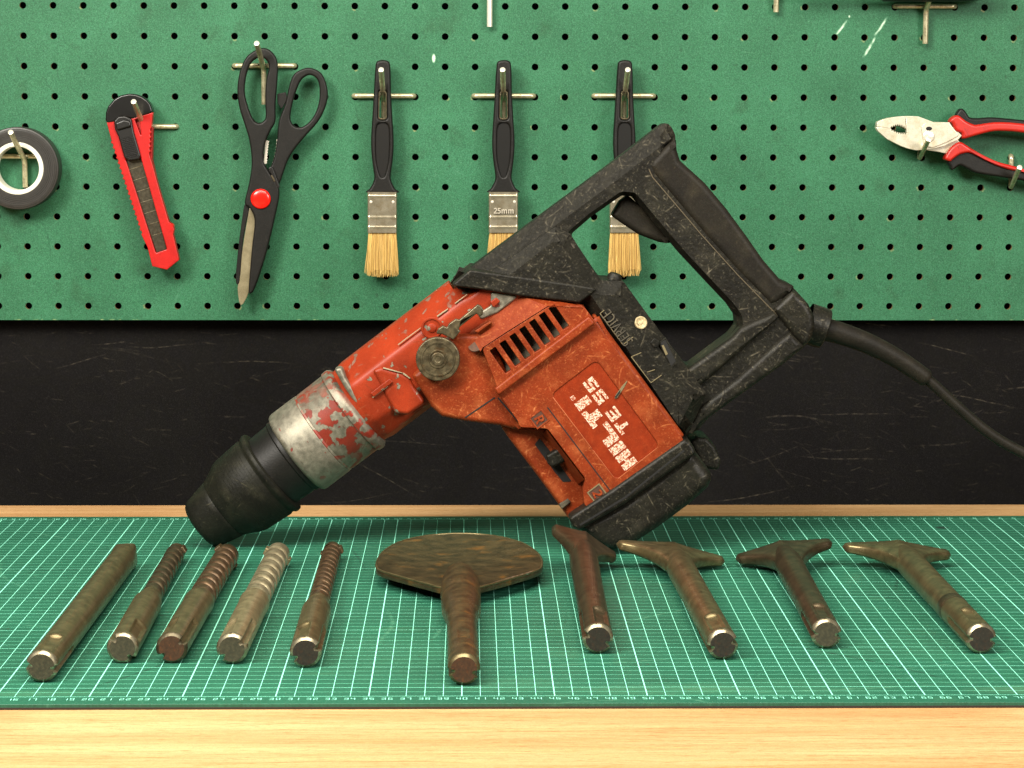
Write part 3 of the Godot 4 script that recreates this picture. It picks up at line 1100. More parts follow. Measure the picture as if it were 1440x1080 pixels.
func hammer_drill() -> void:
	var o := thing("rotary_hammer", "large worn red and black corded rotary hammer standing tilted on the mat", "power drill", Vector3(-188.7, 0, -460))
	var ax := (Vector3(113.2, 100, 0) - Vector3(0, 13.5, 0)).normalized()
	var up := Vector3(-ax.y, ax.x, 0)
	var at := Vector3(0, 13.5, 0)
	var px := 1805.0 / 3588.6
	var S := func(a: Array) -> Array:
		var q := []
		for k in a:
			q.append(k * px)
		return q

	# nose: rubber sleeve, neck, bare collar, painted ring
	put(o, "chuck_sleeve", turned_body(S.call([1, 0, 1, 16, -1.5, 20, -1, 30, 1, 34.5, 4, 37.5, 10, 40, 36, 45.5, 42, 46.6, 43.5, 46.2, 45, 47.5, 50, 49.5, 60, 54.5, 67, 58.2, 74, 60.4, 90, 61.9, 116, 64.0, 118.5, 62.8, 121, 63.0, 123.5, 65.4, 127, 66.4, 130.5, 65.6, 132, 63, 132, 54]), at, ax, 72, 0.75), M.sleeve)
	var lines := MB.new()
	for k in 9:
		var t0 := 76.0 + k * 4.6
		var rr := 60.5 + 3.4 * (t0 - 74.0) / 42.0
		lathe(lines, S.call([t0, rr - 0.4, t0 + 0.5, rr + 0.35, t0 + 1.0, rr - 0.3]), at, ax, 72, 0.2)
	put(o, "mould_lines", lines.mesh(), M.sleeve)
	put(o, "chuck_neck", turned_body(S.call([126, 40, 126, 55.5, 150, 56.4, 164, 57.0, 166, 58.8, 171, 59.2, 174, 58, 174, 40]), at, ax, 64), M.soft_black)
	put(o, "collar", turned_body(S.call([172, 50, 172, 60, 173.5, 63, 176, 64.8, 180, 65.6, 219, 65.4, 221, 64.6]), at, ax, 72), M.silver)
	put(o, "nose_ring", turned_body(S.call([219, 60, 219.5, 64.6, 221.5, 65.2, 224, 64.4, 226, 65.0, 268, 65.4, 270, 66.2, 271, 67.6, 277, 68.0, 280, 67.4, 283, 65, 286, 61]), at, ax, 72), M.red_heavy)

	# gearbox: round at the ring, faceted behind it
	var facet := rp(PackedVector2Array([Vector2(-10, 31.8), Vector2(10, 31.8), Vector2(31.5, 17.0), Vector2(32.5, 4), Vector2(31, -13), Vector2(20, -27), Vector2(0, -32), Vector2(-20, -27), Vector2(-31, -13), Vector2(-32.5, 4), Vector2(-31.5, 17.5)]), 5.0, 4)
	var big := polar(facet, 96)
	var small := polar(circle(Vector2.ZERO, 30.2, 96), 96)
	var gb := MB.new()
	var secs := []
	var ts := []
	for q in [[277, 0.0], [284, 0.02], [288, 0.12], [293, 0.5], [297, 0.82], [302, 0.97], [310, 1.0], [340, 1.0], [400, 1.0], [455, 1.0], [488, 1.0], [494, 1.0]]:
		ts.append(q[0] * px)
		secs.append(blend_outline(small, big, q[1]))
	along_axis(gb, secs, ts, at, ax, up)
	var tail := []
	for c in [29.0, 26.0, 15.0, 4.0]:
		var low := PackedVector2Array()
		for q in big:
			low.append(Vector2(q.x * 0.99, minf(q.y, c)))
		tail.append(low)
	along_axis(gb, tail, [486 * px, 494 * px, 534 * px, 600 * px], at, ax, up)
	put(o, "gearbox", gb.mesh(), M.red_light)
	# moulded boss with an arrow rib on the side of the gearbox
	put(o, "boss", plate(rp(pl([124.7, 130.1, 131.2, 132.1, 145.6, 128.1, 151.5, 124.6, 155, 117.6, 162.9, 107.1, 150, 98.1, 141, 99.1, 133.6, 112.1]), 4.0), 20, 33.6, 3.2), M.red_light)
	# paint worn through along the fold of the gearbox
	for q in [[Vector2(143.1, 147.5), Vector2(159, 159.4), 0.7], [Vector2(161, 160.7), Vector2(168.9, 166.4), 0.4], [Vector2(170.4, 167.4), Vector2(177.9, 172.6), 1.0], [Vector2(182.8, 176.4), Vector2(191.3, 182.8), 0.7]]:
		put(o, "worn_edge", plate(bar2(q[0], q[1], q[2], q[2] * 0.6), 30.5, 31.75, 0.1, 0.0), M.bare_edge)
	for q in [[Vector2(132.7, 131.4), Vector2(146.1, 127.9), 0.8], [Vector2(146.6, 127.6), Vector2(151.5, 124.1), 1.1], [Vector2(125.2, 110.6), Vector2(136.1, 118.6), 0.6]]:
		put(o, "worn_edge", plate(bar2(q[0], q[1], q[2], q[2] * 0.7), 30.5, 33.85, 0.1, 0.0), M.bare_edge)
	put(o, "rib", plate(rp(pl([123.7, 113.7, 137.2, 124.2, 139.6, 121.7, 126.2, 111.2]), 0.8), 31, 35.4, 0.6), M.red_light)
	put(o, "collar_flange", plate(rp(pl([97.9, 130.5, 103.9, 132, 106.3, 124.5, 113.2, 114.5, 119.6, 105.5, 126.6, 102.5, 125.1, 100, 119.1, 99.5, 112.2, 107, 105.3, 117.5]), 3.0), 20, 31.4, 2.5), M.silver)
	put(o, "sight_boss", turned_body([0, 7.6, 1.6, 7.6, 2.0, 7.2, 2.0, 6.2, 1.2, 6.0, 1.2, 3.4, 1.8, 3.0, 2.2, 2.0, 2.3, 0], Vector3(166.7, 159.3, 31), Vector3(0, 0, 1), 28), M.red_light)
	put(o, "bare_patch", plate(rp(pl([207.6, 184.9, 227.9, 181.9, 212.6, 170, 200.7, 165, 198.7, 169.5, 207.6, 175]), 2.0), 24, 33.0, 1.5), M.silver)
	put(o, "patch_block", plate(rp(pl([207.1, 177.6, 211.5, 180.8, 214.5, 178.1, 209.6, 173.6]), 1.0), 32, 35.2, 0.8), M.red_light)

	# lower wing of the motor housing
	put(o, "lower_flange", plate(rp(pl([152.6, 126.7, 159.1, 131.7, 182.8, 155.5, 207.6, 155.5, 222.5, 120.7, 227, 94.7, 232.5, 89.2, 223.5, 88.7, 214.6, 91.2, 190.7, 94.2, 173.9, 97.5, 166.4, 104.2, 163, 110.2]), 3.0), -38, 38.5, 4.0, 4.0), M.red_plastic)
	put(o, "flange_seam", plate(pl([190.3, 96.8, 189.6, 97.5, 210.1, 111.5, 210.8, 110.8]), 38, 38.75, 0.1, 0.1), M.dark_hole)
	put(o, "flange_seam", plate(pl([212.3, 110.8, 213.2, 111.4, 227.5, 94.5, 226.7, 93.8]), 38, 38.7, 0.1, 0.1), M.dark_hole)

	# the motor housing with seven louvre openings
	var outer := dense(rp(pl([201.6, 146.3, 247.4, 175.5, 271.5, 176, 279.9, 165.1, 340.9, 84.1, 342.4, 81.1, 293, 46.5, 273.2, 33, 272.1, 46.6, 273.6, 55.1, 247.2, 90.1, 227.9, 91.1, 226.4, 95.6, 214, 113.5, 207.5, 131.4]), 4.0), 3.0)
	var slots := []
	for i in 7:
		var a := Vector2(206.8, 144.6)
		var da := Vector2(213.6, 149.5) - a
		var down := Vector2(217.9, 128.6) - a
		var wide := (Vector2(210.6, 147.1) - a) * 1.06
		var s0 := a + da * float(i)
		if i == 6:
			down *= 0.93
		slots.append(dense(rp(PackedVector2Array([s0, s0 + down, s0 + down + wide, s0 + wide]), 0.7, 3), 2.0))
	var panel := pl([281.1, 138.4, 325.5, 78.1, 295.2, 53.8, 249.5, 114])
	var panel_hole := dense(rp(panel, 5.0, 5), 3.0)
	var hb := MB.new()
	slab(hb, outer, slots + [panel_hole], 30, 45, 0.5, 0.5, 4)
	put(o, "motor_housing", hb.mesh(), M.red_plastic)
	# closed core behind the louvres and under the label
	put(o, "motor_core", plate(rp(pl([196.7, 149.8, 229.9, 177.7, 270.2, 173.7, 340.1, 81, 293.8, 46.2, 274.9, 34.1, 275.8, 51.8, 248.6, 87.6, 230.1, 89.6, 215.6, 109.7]), 3.0), -45, 31.5, 1.0, 5.0), M.grey_dust)
	var baffle := MB.new()
	var la := Vector2(215, 130.9)
	var lb := Vector2(264.8, 167.6)
	var lo2 := Vector2(220.5, 123.4)
	var hi2 := Vector2(268.3, 160.7)
	baffle.flat_quad(Vector3(la.x, la.y, 31.6), Vector3(lb.x, lb.y, 31.6), Vector3(hi2.x, hi2.y, 43.5), Vector3(lo2.x, lo2.y, 43.5), Vector3(-0.5, 0.7, 0.6))
	put(o, "louvre_baffle", baffle.mesh(), M.grey_dust)
	# bevelled shoulder above the louvres
	var sh := MB.new()
	var oo := pl([190.3, 154.9, 193.7, 158.4, 207.6, 167.8, 227.9, 182, 249.8, 179.3, 272.6, 175.3])
	var ii := pl([200.6, 144.3, 202.1, 147, 218.3, 157.7, 246.9, 175.7, 256.7, 175.5, 271.5, 174.5])
	for i in 5:
		var p0 := Vector3(oo[i].x, oo[i].y, 30.5)
		var p1 := Vector3(oo[i + 1].x, oo[i + 1].y, 30.5)
		var p2 := Vector3(ii[i + 1].x, ii[i + 1].y, 45.4)
		var p3 := Vector3(ii[i].x, ii[i].y, 45.4)
		var nn := (p1 - p0).cross(p3 - p0).normalized()
		if nn.z < 0:
			nn = -nn
		sh.flat_quad(p0, p1, p2, p3, nn)
		sh.flat_quad(p0, p1, p1 - Vector3(0, 0, 60), p0 - Vector3(0, 0, 60), (p1 - p0).cross(Vector3(0, 0, -1)) * (1.0 if (p1 - p0).cross(Vector3(0, 0, -1)).y > 0 else -1.0))
	put(o, "shoulder", sh.mesh(), M.red_plastic)
	put(o, "lever_recess", turned_body([0, 6.6, 0.5, 6.4, 0.5, 0], Vector3(197.9, 149.2, 39.5), Vector3(-0.45, 0.55, 0.75), 28), tri(rusty(88, Color(0.20, 0.12, 0.06), Color(0.34, 0.20, 0.10), Color(0.3, 0.13, 0.05), 0.4, 256).made(), 40.0, 0.7))
	put(o, "guide_rib", plate(rp(pl([196.2, 157.8, 207.5, 165.5, 208.5, 163.8, 198.7, 156.3]), 0.8), 30, 40.5, 0.8), M.red_plastic)
	# ridge bar under the louvres
	put(o, "ridge_bar", plate(rp(pl([210, 118.5, 275.5, 169.2, 280, 164, 212.9, 113.5]), 2.0), 40, 49, 1.6), M.red_plastic)
	# rounded right shoulder of the housing, next to the black back
	put(o, "housing_edge", plate(rp(pl([278, 168, 280.4, 169.5, 342.9, 84.9, 341.4, 82.9, 332.1, 76.7, 321.5, 88.5]), 2.5), 20, 44.4, 4.5), M.red_plastic)
	# seam of the left panel
	put(o, "panel_seam", plate(pl([246.8, 104.8, 247.4, 105.4, 292.8, 44.9, 292.2, 44.3]), 44.5, 45.12, 0.05, 0.05), M.dark_hole)

	# label plate sunk in the housing
	var lp := MB.new()
	slab(lp, dense(rp(panel, 4.8, 5), 4.0), [], 40, 44.3, 0.1, 0.1, 2)
	var e1 := (panel[3] - panel[2]).normalized()   # reading direction
	var e2 := (panel[2] - panel[1]).normalized()   # upwards in the text
	e2 = (e2 - e1 * e1.dot(e2)).normalized()
	var corner := panel[2] - e2 * 0.0
	var along := panel[3].distance_to(panel[2])
	var tall := absf((panel[1] - panel[2]).dot(e2))
	for i in lp.v.size():
		var q := Vector2(lp.v[i].x, lp.v[i].y) * 1000.0 - corner
		lp.t[i] = Vector2(q.dot(e1) / along, -q.dot(e2) / tall)
	var lm := plain(Color.WHITE, 0.42, 0.0, 0.3)
	lm.albedo_texture = label_texture()
	put(o, "label_plate", lp.mesh(), lm, "red name plate with worn white lettering")
	for q in [[panel[3].lerp(panel[2], 0.03), panel[3].lerp(panel[2], 0.62), 0.55], [panel[3].lerp(panel[2], 0.65), panel[3].lerp(panel[2], 0.96), 0.4], [panel[2].lerp(panel[1], 0.05), panel[2].lerp(panel[1], 0.93), 0.55], [Vector2(212, 115), Vector2(242.1, 138.1), 0.5], [Vector2(249.9, 144.3), Vector2(267.6, 158.2), 0.6]]:
		put(o, "rubbed_edge", plate(bar2(q[0], q[1], q[2], q[2] * 0.6), 44.6, 45.12, 0.05, 0.0), M.rubbed)
	put(o, "gouge", plate(rp(pl([293.6, 111.1, 294.5, 113.6, 298.9, 120, 303.4, 125, 300.4, 119, 295.5, 111.6]), 0.5), 44, 45.35, 0.2), M.dusty)
	put(o, "gouge", plate(rp(pl([294, 112.6, 298, 118, 297.5, 115.1, 294.5, 111.1]), 0.5), 44, 45.5, 0.2), M.dark_hole)

	# scooped recess with the mode slider
	put(o, "switch_scoop", plate(rp(pl([212.7, 92.4, 230.2, 91.4, 251.7, 89.4, 277.9, 51, 276, 31.7, 264, 22.1, 241.3, 53.5, 220.7, 80.8]), 3.0), -28, 29, 4.0, 4.0), M.red_plastic)
	var ramp := MB.new()
	var r0 := Vector2(246.7, 89.3)
	var r1 := Vector2(273.2, 54.3)
	var r2 := Vector2(244.2, 83.5)
	var r3 := Vector2(268.8, 48.1)
	ramp.flat_quad(Vector3(r0.x, r0.y, 44.5), Vector3(r1.x, r1.y, 44.5), Vector3(r3.x, r3.y, 28), Vector3(r2.x, r2.y, 28), Vector3(-0.8, -0.6, 0.3))
	put(o, "scoop_wall", ramp.mesh(), M.red_plastic)
	put(o, "slider_slot", plate(rp(pl([238.7, 77, 242.2, 81.5, 249.2, 72.4, 264.8, 50.7, 258.8, 50.2, 252.8, 57.3]), 0.8), 28, 29.4, 0.1), M.dark_hole)
	put(o, "slider_knob", plate(rp(pl([246.5, 70, 255.4, 75.3, 260.9, 69, 259.9, 65.4, 250.5, 61.4, 247.5, 64.4]), 2.0), 27, 37, 2.2), M.black_plastic)
	for q in [["R", Vector3(241.4, 96.8, 45)], ["2", Vector3(282.1, 44.5, 45)]]:
		var c: Vector3 = q[1]
		var turn := atan2(e1.y, e1.x) + PI * 0.5
		var fr := MB.new()
		var sq := rect(-5.4, -5.0, 5.4, 5.0)
		slab(fr, sq, [rect(-4.5, -4.1, 4.5, 4.1)], -0.2, 0.35, 0.1, 0.0, 2)
		var m := put(o, "mode_frame", fr.mesh(), M.dusty if q[0] == "2" else M.red_plastic)
		m.transform = Transform3D(Basis(Vector3(0, 0, 1), turn), Vector3(c.x, c.y, 45.0) * MM)
		var back := put(m, "mode_field", plate(rect(-4.6, -4.2, 4.6, 4.2), -0.3, 0.04, 0.0, 0.0), M.field_dirt)
		back.set_meta("label", "sunken field of the mode mark")
		letters(m, "mode_letter", q[0], 6.6, Vector3(0, 0, 0.3), PI * 0.5 - 0.2, 0.6, M.red_plastic)
	put(o, "housing_notch", plate(rp(pl([255.8, 34.6, 262.3, 38.6, 264.3, 36.1, 257.8, 31]), 1.0), 26, 31.5, 0.8), M.grey_dust)

	# lever: knurled disc, arm, socket screw
	var lev := Vector3(171, 139.1, 41)
	var disc := put(o, "lever_disc", null, M.steel)
	var db := MB.new()
	var rim := PackedVector2Array()
	for i in 144:
		rim.append(Vector2.from_angle(TAU * i / 144) * (15.2 + 0.18 * cos(PI * i)))
	slab(db, rim, [], 0.0, 7.0, 0.8, 0.3, 3)
	disc.mesh = db.mesh()
	disc.position = lev * MM
	put(disc, "disc_ring", turned_body([6.9, 12.2, 7.5, 11.9, 7.5, 10.9, 7.1, 10.7, 7.1, 6.6, 7.6, 6.2, 7.6, 5.6, 6.2, 5.4, 6.2, 0], Vector3.ZERO, Vector3(0, 0, 1), 48), M.steel)
	var scb := MB.new()
	slab(scb, circle(Vector2.ZERO, 4.6, 28), [circle(Vector2.ZERO, 2.1, 6)], 4.0, 7.4, 0.5, 0.0, 3)
	put(disc, "socket_screw", scb.mesh(), M.steel)
	put(disc, "screw_socket", plate(circle(Vector2.ZERO, 2.2, 6), 3.0, 5.0, 0.0, 0.0), M.dark_hole)
	put(o, "lever_arm", plate(rp(pl([169.6, 156.4, 171.1, 159.8, 174.5, 162.1, 177.5, 160.8, 178.5, 163.3, 183.4, 166.8, 185.9, 166.3, 198.6, 176.9, 201.1, 175.6, 202.6, 173.2, 202.1, 169.7, 199.6, 168, 198.1, 170.7, 186.3, 161.3, 185.4, 159.3, 186.8, 158.4, 183.9, 154.9, 181.9, 152.4, 178, 154.4, 174, 156.4]), 1.0), 40, 46.5, 0.9), M.steel)

	# the black back: side shell, separate wedge, handle
	var shell := rp(pl([190.8, 198, 207.5, 198, 252.4, 229.6, 263.3, 224.7, 278.7, 200, 285.2, 192.1, 300.5, 191.6, 313.5, 173.8, 345.1, 131.4, 359.8, 112.4, 345.1, 81.3, 269.9, 176.7, 182.9, 188.1]), 3.5)
	put(o, "rear_housing", plate(shell, -36, 36, 9.5, 9.5, [], 1, true), M.black_plastic)
	put(o, "side_wedge", plate(rp(pl([179.9, 189.2, 193.2, 200.3, 234.7, 194.7, 278.2, 188.2, 281.2, 187, 279.7, 184.8, 269.3, 177.1, 227.8, 182, 206.1, 185.7]), 1.2), -37.4, 37.4, 1.8, 1.8), M.black_plastic)
	var outer2 := dense(co(pl([179, 188.9, 242.4, 236.2, 292, 272.9, 324.1, 297.9, 328.5, 300.9, 332, 301.2, 335, 297.7, 337.2, 292.8, 337.1, 283.4, 340.1, 274.5, 357.7, 257.7, 373.4, 238.8, 386.8, 221.9, 399.2, 204.5, 411.4, 190.5, 421, 186.5, 432.2, 174.5, 436.3, 165.9, 437, 157.9, 434.1, 148.9, 429.1, 143.3, 414.8, 131.7, 388.4, 112.6, 363.4, 94.4, 356, 85.2, 344.5, 79.2, 315.6, 108.5, 277.7, 158.9, 212.7, 178.9]), 1), 4.0)
	var inner2 := dense(rp(pl([263.9, 223.3, 278.3, 235.8, 299.6, 250.7, 307, 250.2, 327.1, 226.4, 342.3, 208.9, 364, 186, 375.6, 173.9, 381.2, 165.9, 381.8, 158.9, 377.4, 152.9, 347, 130, 314.1, 172.4, 301.5, 189.4, 285.5, 191.4]), 3.5), 3.0)
	var hm := MB.new()
	slab(hm, rp(outer2, 4.0, 2), [inner2], -22, 22, 11.0, 11.0, 1, Transform3D.IDENTITY, true, 1.0, 0.3)
	put(o, "handle_frame", hm.mesh(), M.black_plastic)
	put(o, "grip_cover", plate(rp(pl([336.9, 292.4, 329.3, 285.4, 320, 275.6, 318.3, 271.6, 321.5, 265.2, 356.7, 224.1, 381.9, 196.8, 404.2, 174.3, 408.7, 175.3, 420, 185, 421, 187.8, 411.2, 192.1, 398.8, 206.2, 386.4, 223.6, 372.9, 241.7, 357.3, 260, 339.8, 275.6, 337.5, 283]), 3.0), -23.6, 23.6, 5.0, 5.0, [], 6), M.rubber)
	put(o, "grip_seam", plate(co(pl([318.1, 270.1, 320.9, 264.2, 356.3, 223.1, 381.5, 195.7, 403.8, 173.2, 411.4, 166.2, 417.5, 159.7, 431.5, 157.7, 431.6, 156.9, 417, 159.1, 410.6, 165.8, 403.1, 172.9, 380.9, 195.3, 355.7, 222.8, 320.3, 263.8, 317.7, 269.4]), 1), 21.0, 22.3, 0.2), M.seam)
	put(o, "trigger", plate(rp(pl([304.5, 250.8, 298.6, 246.4, 292.6, 236.4, 301.2, 230.4, 312.2, 223.2, 326.3, 217.9, 336.3, 216.7, 325.2, 229.4, 315.1, 241.9]), 2.5), -12, 12, 4.0, 4.0), M.rubber)
	# lower arm: two ribs with a groove between them
	put(o, "arm_rib", plate(rp(pl([345.4, 129.5, 377.1, 152.5, 382.6, 159, 392, 163.5, 406.9, 169.5, 410.9, 166.1, 404.5, 160.5, 362.5, 123.4, 351.1, 113.4, 347, 119.4]), 2.0), 10, 26, 4.5), M.black_plastic)
	put(o, "arm_rib", plate(rp(pl([354.7, 102.3, 382.5, 124.4, 411.1, 150.5, 418.1, 155.5, 428.7, 145.5, 413.9, 133, 387.6, 113.9, 360.8, 94.2, 350.8, 86.2, 343.9, 83.2]), 2.0), 10, 26, 4.5), M.black_plastic)
	put(o, "cable_boss", plate(rp(pl([405.5, 171.8, 419.7, 185.8, 430.8, 175.3, 435, 166.8, 435.6, 158.8, 432.7, 149.8, 427.8, 144.8, 417.7, 156.3]), 3.0), -26, 26, 5.0, 5.0, [], 6), M.cap_plastic)
	put(o, "arm_screw", turned_body([0, 2.6, 1.2, 2.6, 1.6, 2.0, 1.2, 1.2, 1.2, 0], Vector3(350.6, 104.7, 22), Vector3(0.3, 0, 1), 16), M.steel)
	# details on the black panel
	put(o, "frame_clip", plate(rp(pl([255.1, 221.4, 258.5, 223.9, 264.5, 217.9, 267, 215, 263.5, 212.5, 258.6, 216.4]), 1.0), 20, 30, 1.2), M.grey_dust)
	var clipb := put(o, "vent_knob", turned_body([0, 5.2, 3, 5.0, 5.0, 3.6, 5.6, 0], Vector3(294, 191.9, 20), Vector3(0.3, 0.95, 0.1), 24), M.black_plastic)
	clipb.set_meta("label", "dark domed knob on top of the black housing")
	put(o, "panel_bush", turned_body([0, 4.6, 1.2, 4.4, 1.4, 3.8, 0.6, 2.6, 0.6, 1.4, 1.0, 1.0, 1.0, 0], Vector3(312.2, 163.2, 34.5), Vector3(0.25, 0.2, 0.95), 24), tri(rusty(89, Color(0.55, 0.48, 0.34), Color(0.78, 0.72, 0.56), Color(0.45, 0.33, 0.18), 0.3, 256).made(), 20.0, 0.6))
	put(o, "panel_slot", plate(pl([326.2, 149.3, 329.6, 151.3, 337, 136.3, 333.8, 132.8]), 33.0, 35.2, 0.05, 0.0), M.dark_hole)
	put(o, "slot_frame", plate(pl([324.9, 149.1, 329.9, 152.8, 339, 136.1, 334, 131.6]), 33.0, 35.0, 0.2, 0.0, [pl([326.2, 149.1, 329.6, 151.3, 337.1, 136.3, 333.8, 133.1])]), M.black_plastic)
	put(o, "panel_tab", plate(rp(pl([318.7, 149.4, 321.6, 152.9, 325.6, 149.9, 324.6, 146.4, 321.2, 145.4]), 0.8), 32, 36.5, 0.8), M.black_plastic)
	put(o, "slot_tongue", plate(pl([326.9, 147.3, 328.4, 147.8, 331.4, 141.4, 329.9, 140.4]), 34.0, 35.5, 0.1, 0.0), M.dusty)
	# embossed word and symbol, each in a thin frame
	var pt := atan2(e1.y, e1.x)
	var word := letters(o, "embossed_word", "SERVICE", 7.6, Vector3(295.7, 159.9, 36.3), pt, 0.7, M.grey_dust, false, 0.74)
	word.set_meta("label", "raised dusty lettering on the black panel")
	for q in [pl([283.8, 169.8, 299.8, 147.9]), pl([299.8, 147.9, 306.9, 153.4]), pl([305.8, 139.5, 319.6, 121.3]), pl([319.6, 121.3, 327, 126.7]), pl([305.8, 139.5, 312.7, 142.5]), pl([316.8, 128.7, 322.3, 130.5]), pl([283.8, 169.8, 286.7, 172.1])]:
		put(o, "embossed_line", plate(bar2(q[0], q[1], 0.55), 35.6, 36.4, 0.15, 0.0), M.dusty)

	# motor cap
	put(o, "cap_rim", plate(rp(pl([262.2, 27, 264.1, 29, 292.8, 48, 342.1, 82.7, 346.1, 81.5, 349.1, 77.5, 351.1, 73, 301.8, 37.5, 269.7, 18.4, 265.2, 20.9]), 2.5), -46, 47.5, 3.0, 3.0), M.cap_plastic)
	put(o, "end_cap", plate(rp(pl([266.9, 20.6, 301.1, 39.7, 348.6, 75.3, 354.1, 68.8, 362.2, 57.7, 362.7, 53.2, 360.3, 47.7, 347, 35.6, 325.7, 19.5, 308.8, 8.4, 298.4, 4.1, 291.4, 3.9, 281.4, 7.9]), 6.0), -44, 44, 9.0, 9.0, [], 6), M.cap_plastic)
	put(o, "cap_groove", plate(pl([269.6, 23.1, 270.4, 22.1, 301.8, 41.4, 342.7, 74.7, 342, 75.7, 301.3, 42.7]), 45, 47.62, 0.05, 0.0), M.dark_hole)
	put(o, "cap_clip", plate(rp(pl([349.1, 76.1, 355.2, 79.7, 361.3, 79.2, 367.5, 73, 371.7, 62.7, 369.8, 55.9, 359, 57.5]), 3.0), -30, 14, 3.0, 3.0), M.black_plastic)

	# cable: collar, tapering strain relief, cord running off to the right
	put(o, "cable_collar", turned_body([-6, 14.5, 4, 14.6, 7.6, 14.2, 8.4, 13.2, 8.4, 6], Vector3(438.6, 158.1, 0), (Vector3(466.2, 148.9, 0) - Vector3(438.6, 158.1, 0)).normalized(), 40), M.cap_plastic)
	var path := smooth3([Vector3(440.7, 156.1, 0), Vector3(453.9, 153.5, 0), Vector3(476.4, 145.4, 0), Vector3(499, 133.7, 0), Vector3(520.1, 119.4, 0)], 8)
	var rad := []
	for i in path.size():
		rad.append(lerpf(8.6, 6.2, float(i) / (path.size() - 1)))
	rad[rad.size() - 1] = 5.0
	var tb := MB.new()
	tube(tb, path, rad, 24)
	put(o, "strain_relief", tb.mesh(), M.rubber)
	var cb := MB.new()
	tube(cb, smooth3([Vector3(515.5, 121.9, 0), Vector3(523.2, 116.8, 0), Vector3(543.5, 98.4, 0), Vector3(566.9, 79.4, 0), Vector3(592.8, 65, 0), Vector3(626.5, 50.6, 0), Vector3(675.7, 32.4, -10), Vector3(741, 22.4, -20)], 8), [3.9], 16)
	put(o, "power_cord", cb.mesh(), M.rubber)


# a T-shaped hook: crossbar hooked into two holes, a leg lying on the board and a prong that leans out and up
func t_hook(label: String, mid: Vector3, half: float, leg: float, tip: Vector3, m: Material, shank := true) -> void:
	var o := thing("pegboard_hook", label, "hook", mid, "wire hooks in the pegboard")
	var b := MB.new()
	tube(b, bent([Vector3(-half, 0, -8), Vector3(-half, 0, 2.4), Vector3(half, 0, 2.4), Vector3(half, 0, -8)], 3.2), [2.2], 12)
	put(o, "crossbar", b.mesh(), m)
	var p := MB.new()
	var t := tip - mid
	var way := Vector3(t.x * 0.25, t.y * 0.1, 14)
	tube(p, bent([Vector3(0, -leg, 5.4), Vector3(0, -3.0, 6.2), way, t], 4.0), [2.3], 14)
	put(o, "prong", p.mesh(), m)
	var d := (t - way).normalized()
	put(o, "prong_tip", turned_body([-0.2, 2.32, 0.25, 2.2, 0.5, 1.6, 0.55, 0], t, d, 16), M.bright)


# a plain wire hook: out of one hole, down the board, then out and up
func j_hook(label: String, hole: Vector3, low: Vector3, tip: Vector3) -> void:
	var o := thing("pegboard_hook", label, "hook", hole, "wire hooks in the pegboard")
	var l := low - hole
	var t := tip - hole
	var b := MB.new()
	tube(b, bent([Vector3(0, 0, -9), Vector3(0, 0, 2.6), Vector3(l.x, l.y - 0.5, 2.6), t], 3.0), [2.2], 14)
	put(o, "wire", b.mesh(), M.wire)
	put(o, "prong_tip", turned_body([-0.2, 2.22, 0.25, 2.1, 0.5, 1.5, 0.55, 0], t, (t - Vector3(l.x, l.y, 2.6)).normalized(), 16), M.bright)


func hooks() -> void:
	t_hook("brass-toned wire hook holding the roll of black tape", Vector3(-365.9, 268.8, -799), 25.0, 25.5, Vector3(-370.4, 289.5, -755), M.wire)
	t_hook("wire hook holding the red snap-off knife", Vector3(-265, 293.7, -799), 25.0, 25.5, Vector3(-269.8, 314.5, -755), M.wire)
	t_hook("wire hook holding the black scissors by one loop", Vector3(-166.4, 344.2, -799), 25.0, 32.0, Vector3(-169.1, 361.9, -755), M.wire)
	t_hook("wire hook holding the paint brush nearest the scissors", Vector3(-67.1, 319.4, -799), 25.0, 25.0, Vector3(-67.9, 340.8, -757), M.wire)
	t_hook("wire hook holding the middle paint brush", Vector3(32.9, 319.6, -799), 25.0, 25.0, Vector3(31.4, 341, -757), M.wire)
	t_hook("wire hook holding the paint brush behind the drill handle", Vector3(133.2, 319.8, -799), 25.0, 25.0, Vector3(133.9, 341.2, -757), M.wire)
	t_hook("wire hook at the top edge above the pliers, its leg hanging down", Vector3(384, 394.4, -799), 25.0, 31.0, Vector3(385, 415.5, -757), M.wire)
	t_hook("short wire leg of a hook cut by the top edge, left of the pliers", Vector3(259.1, 418.7, -799), 25.0, 29.5, Vector3(260.2, 438.1, -757), M.wire)
	t_hook("shiny chrome hook leg cut by the top edge above the middle brush", Vector3(21, 418.1, -799), 12.5, 41.5, Vector3(20.3, 437.4, -757), M.bright)
	j_hook("plain wire hook under the pliers at their pivot", Vector3(383.5, 294.7, -799), Vector3(381.4, 268.6, -799), Vector3(381.9, 284.8, -757))
	j_hook("plain wire hook carrying the red handle of the pliers", Vector3(458.9, 270.2, -799), Vector3(458.9, 244.3, -799), Vector3(457.6, 261.9, -757))


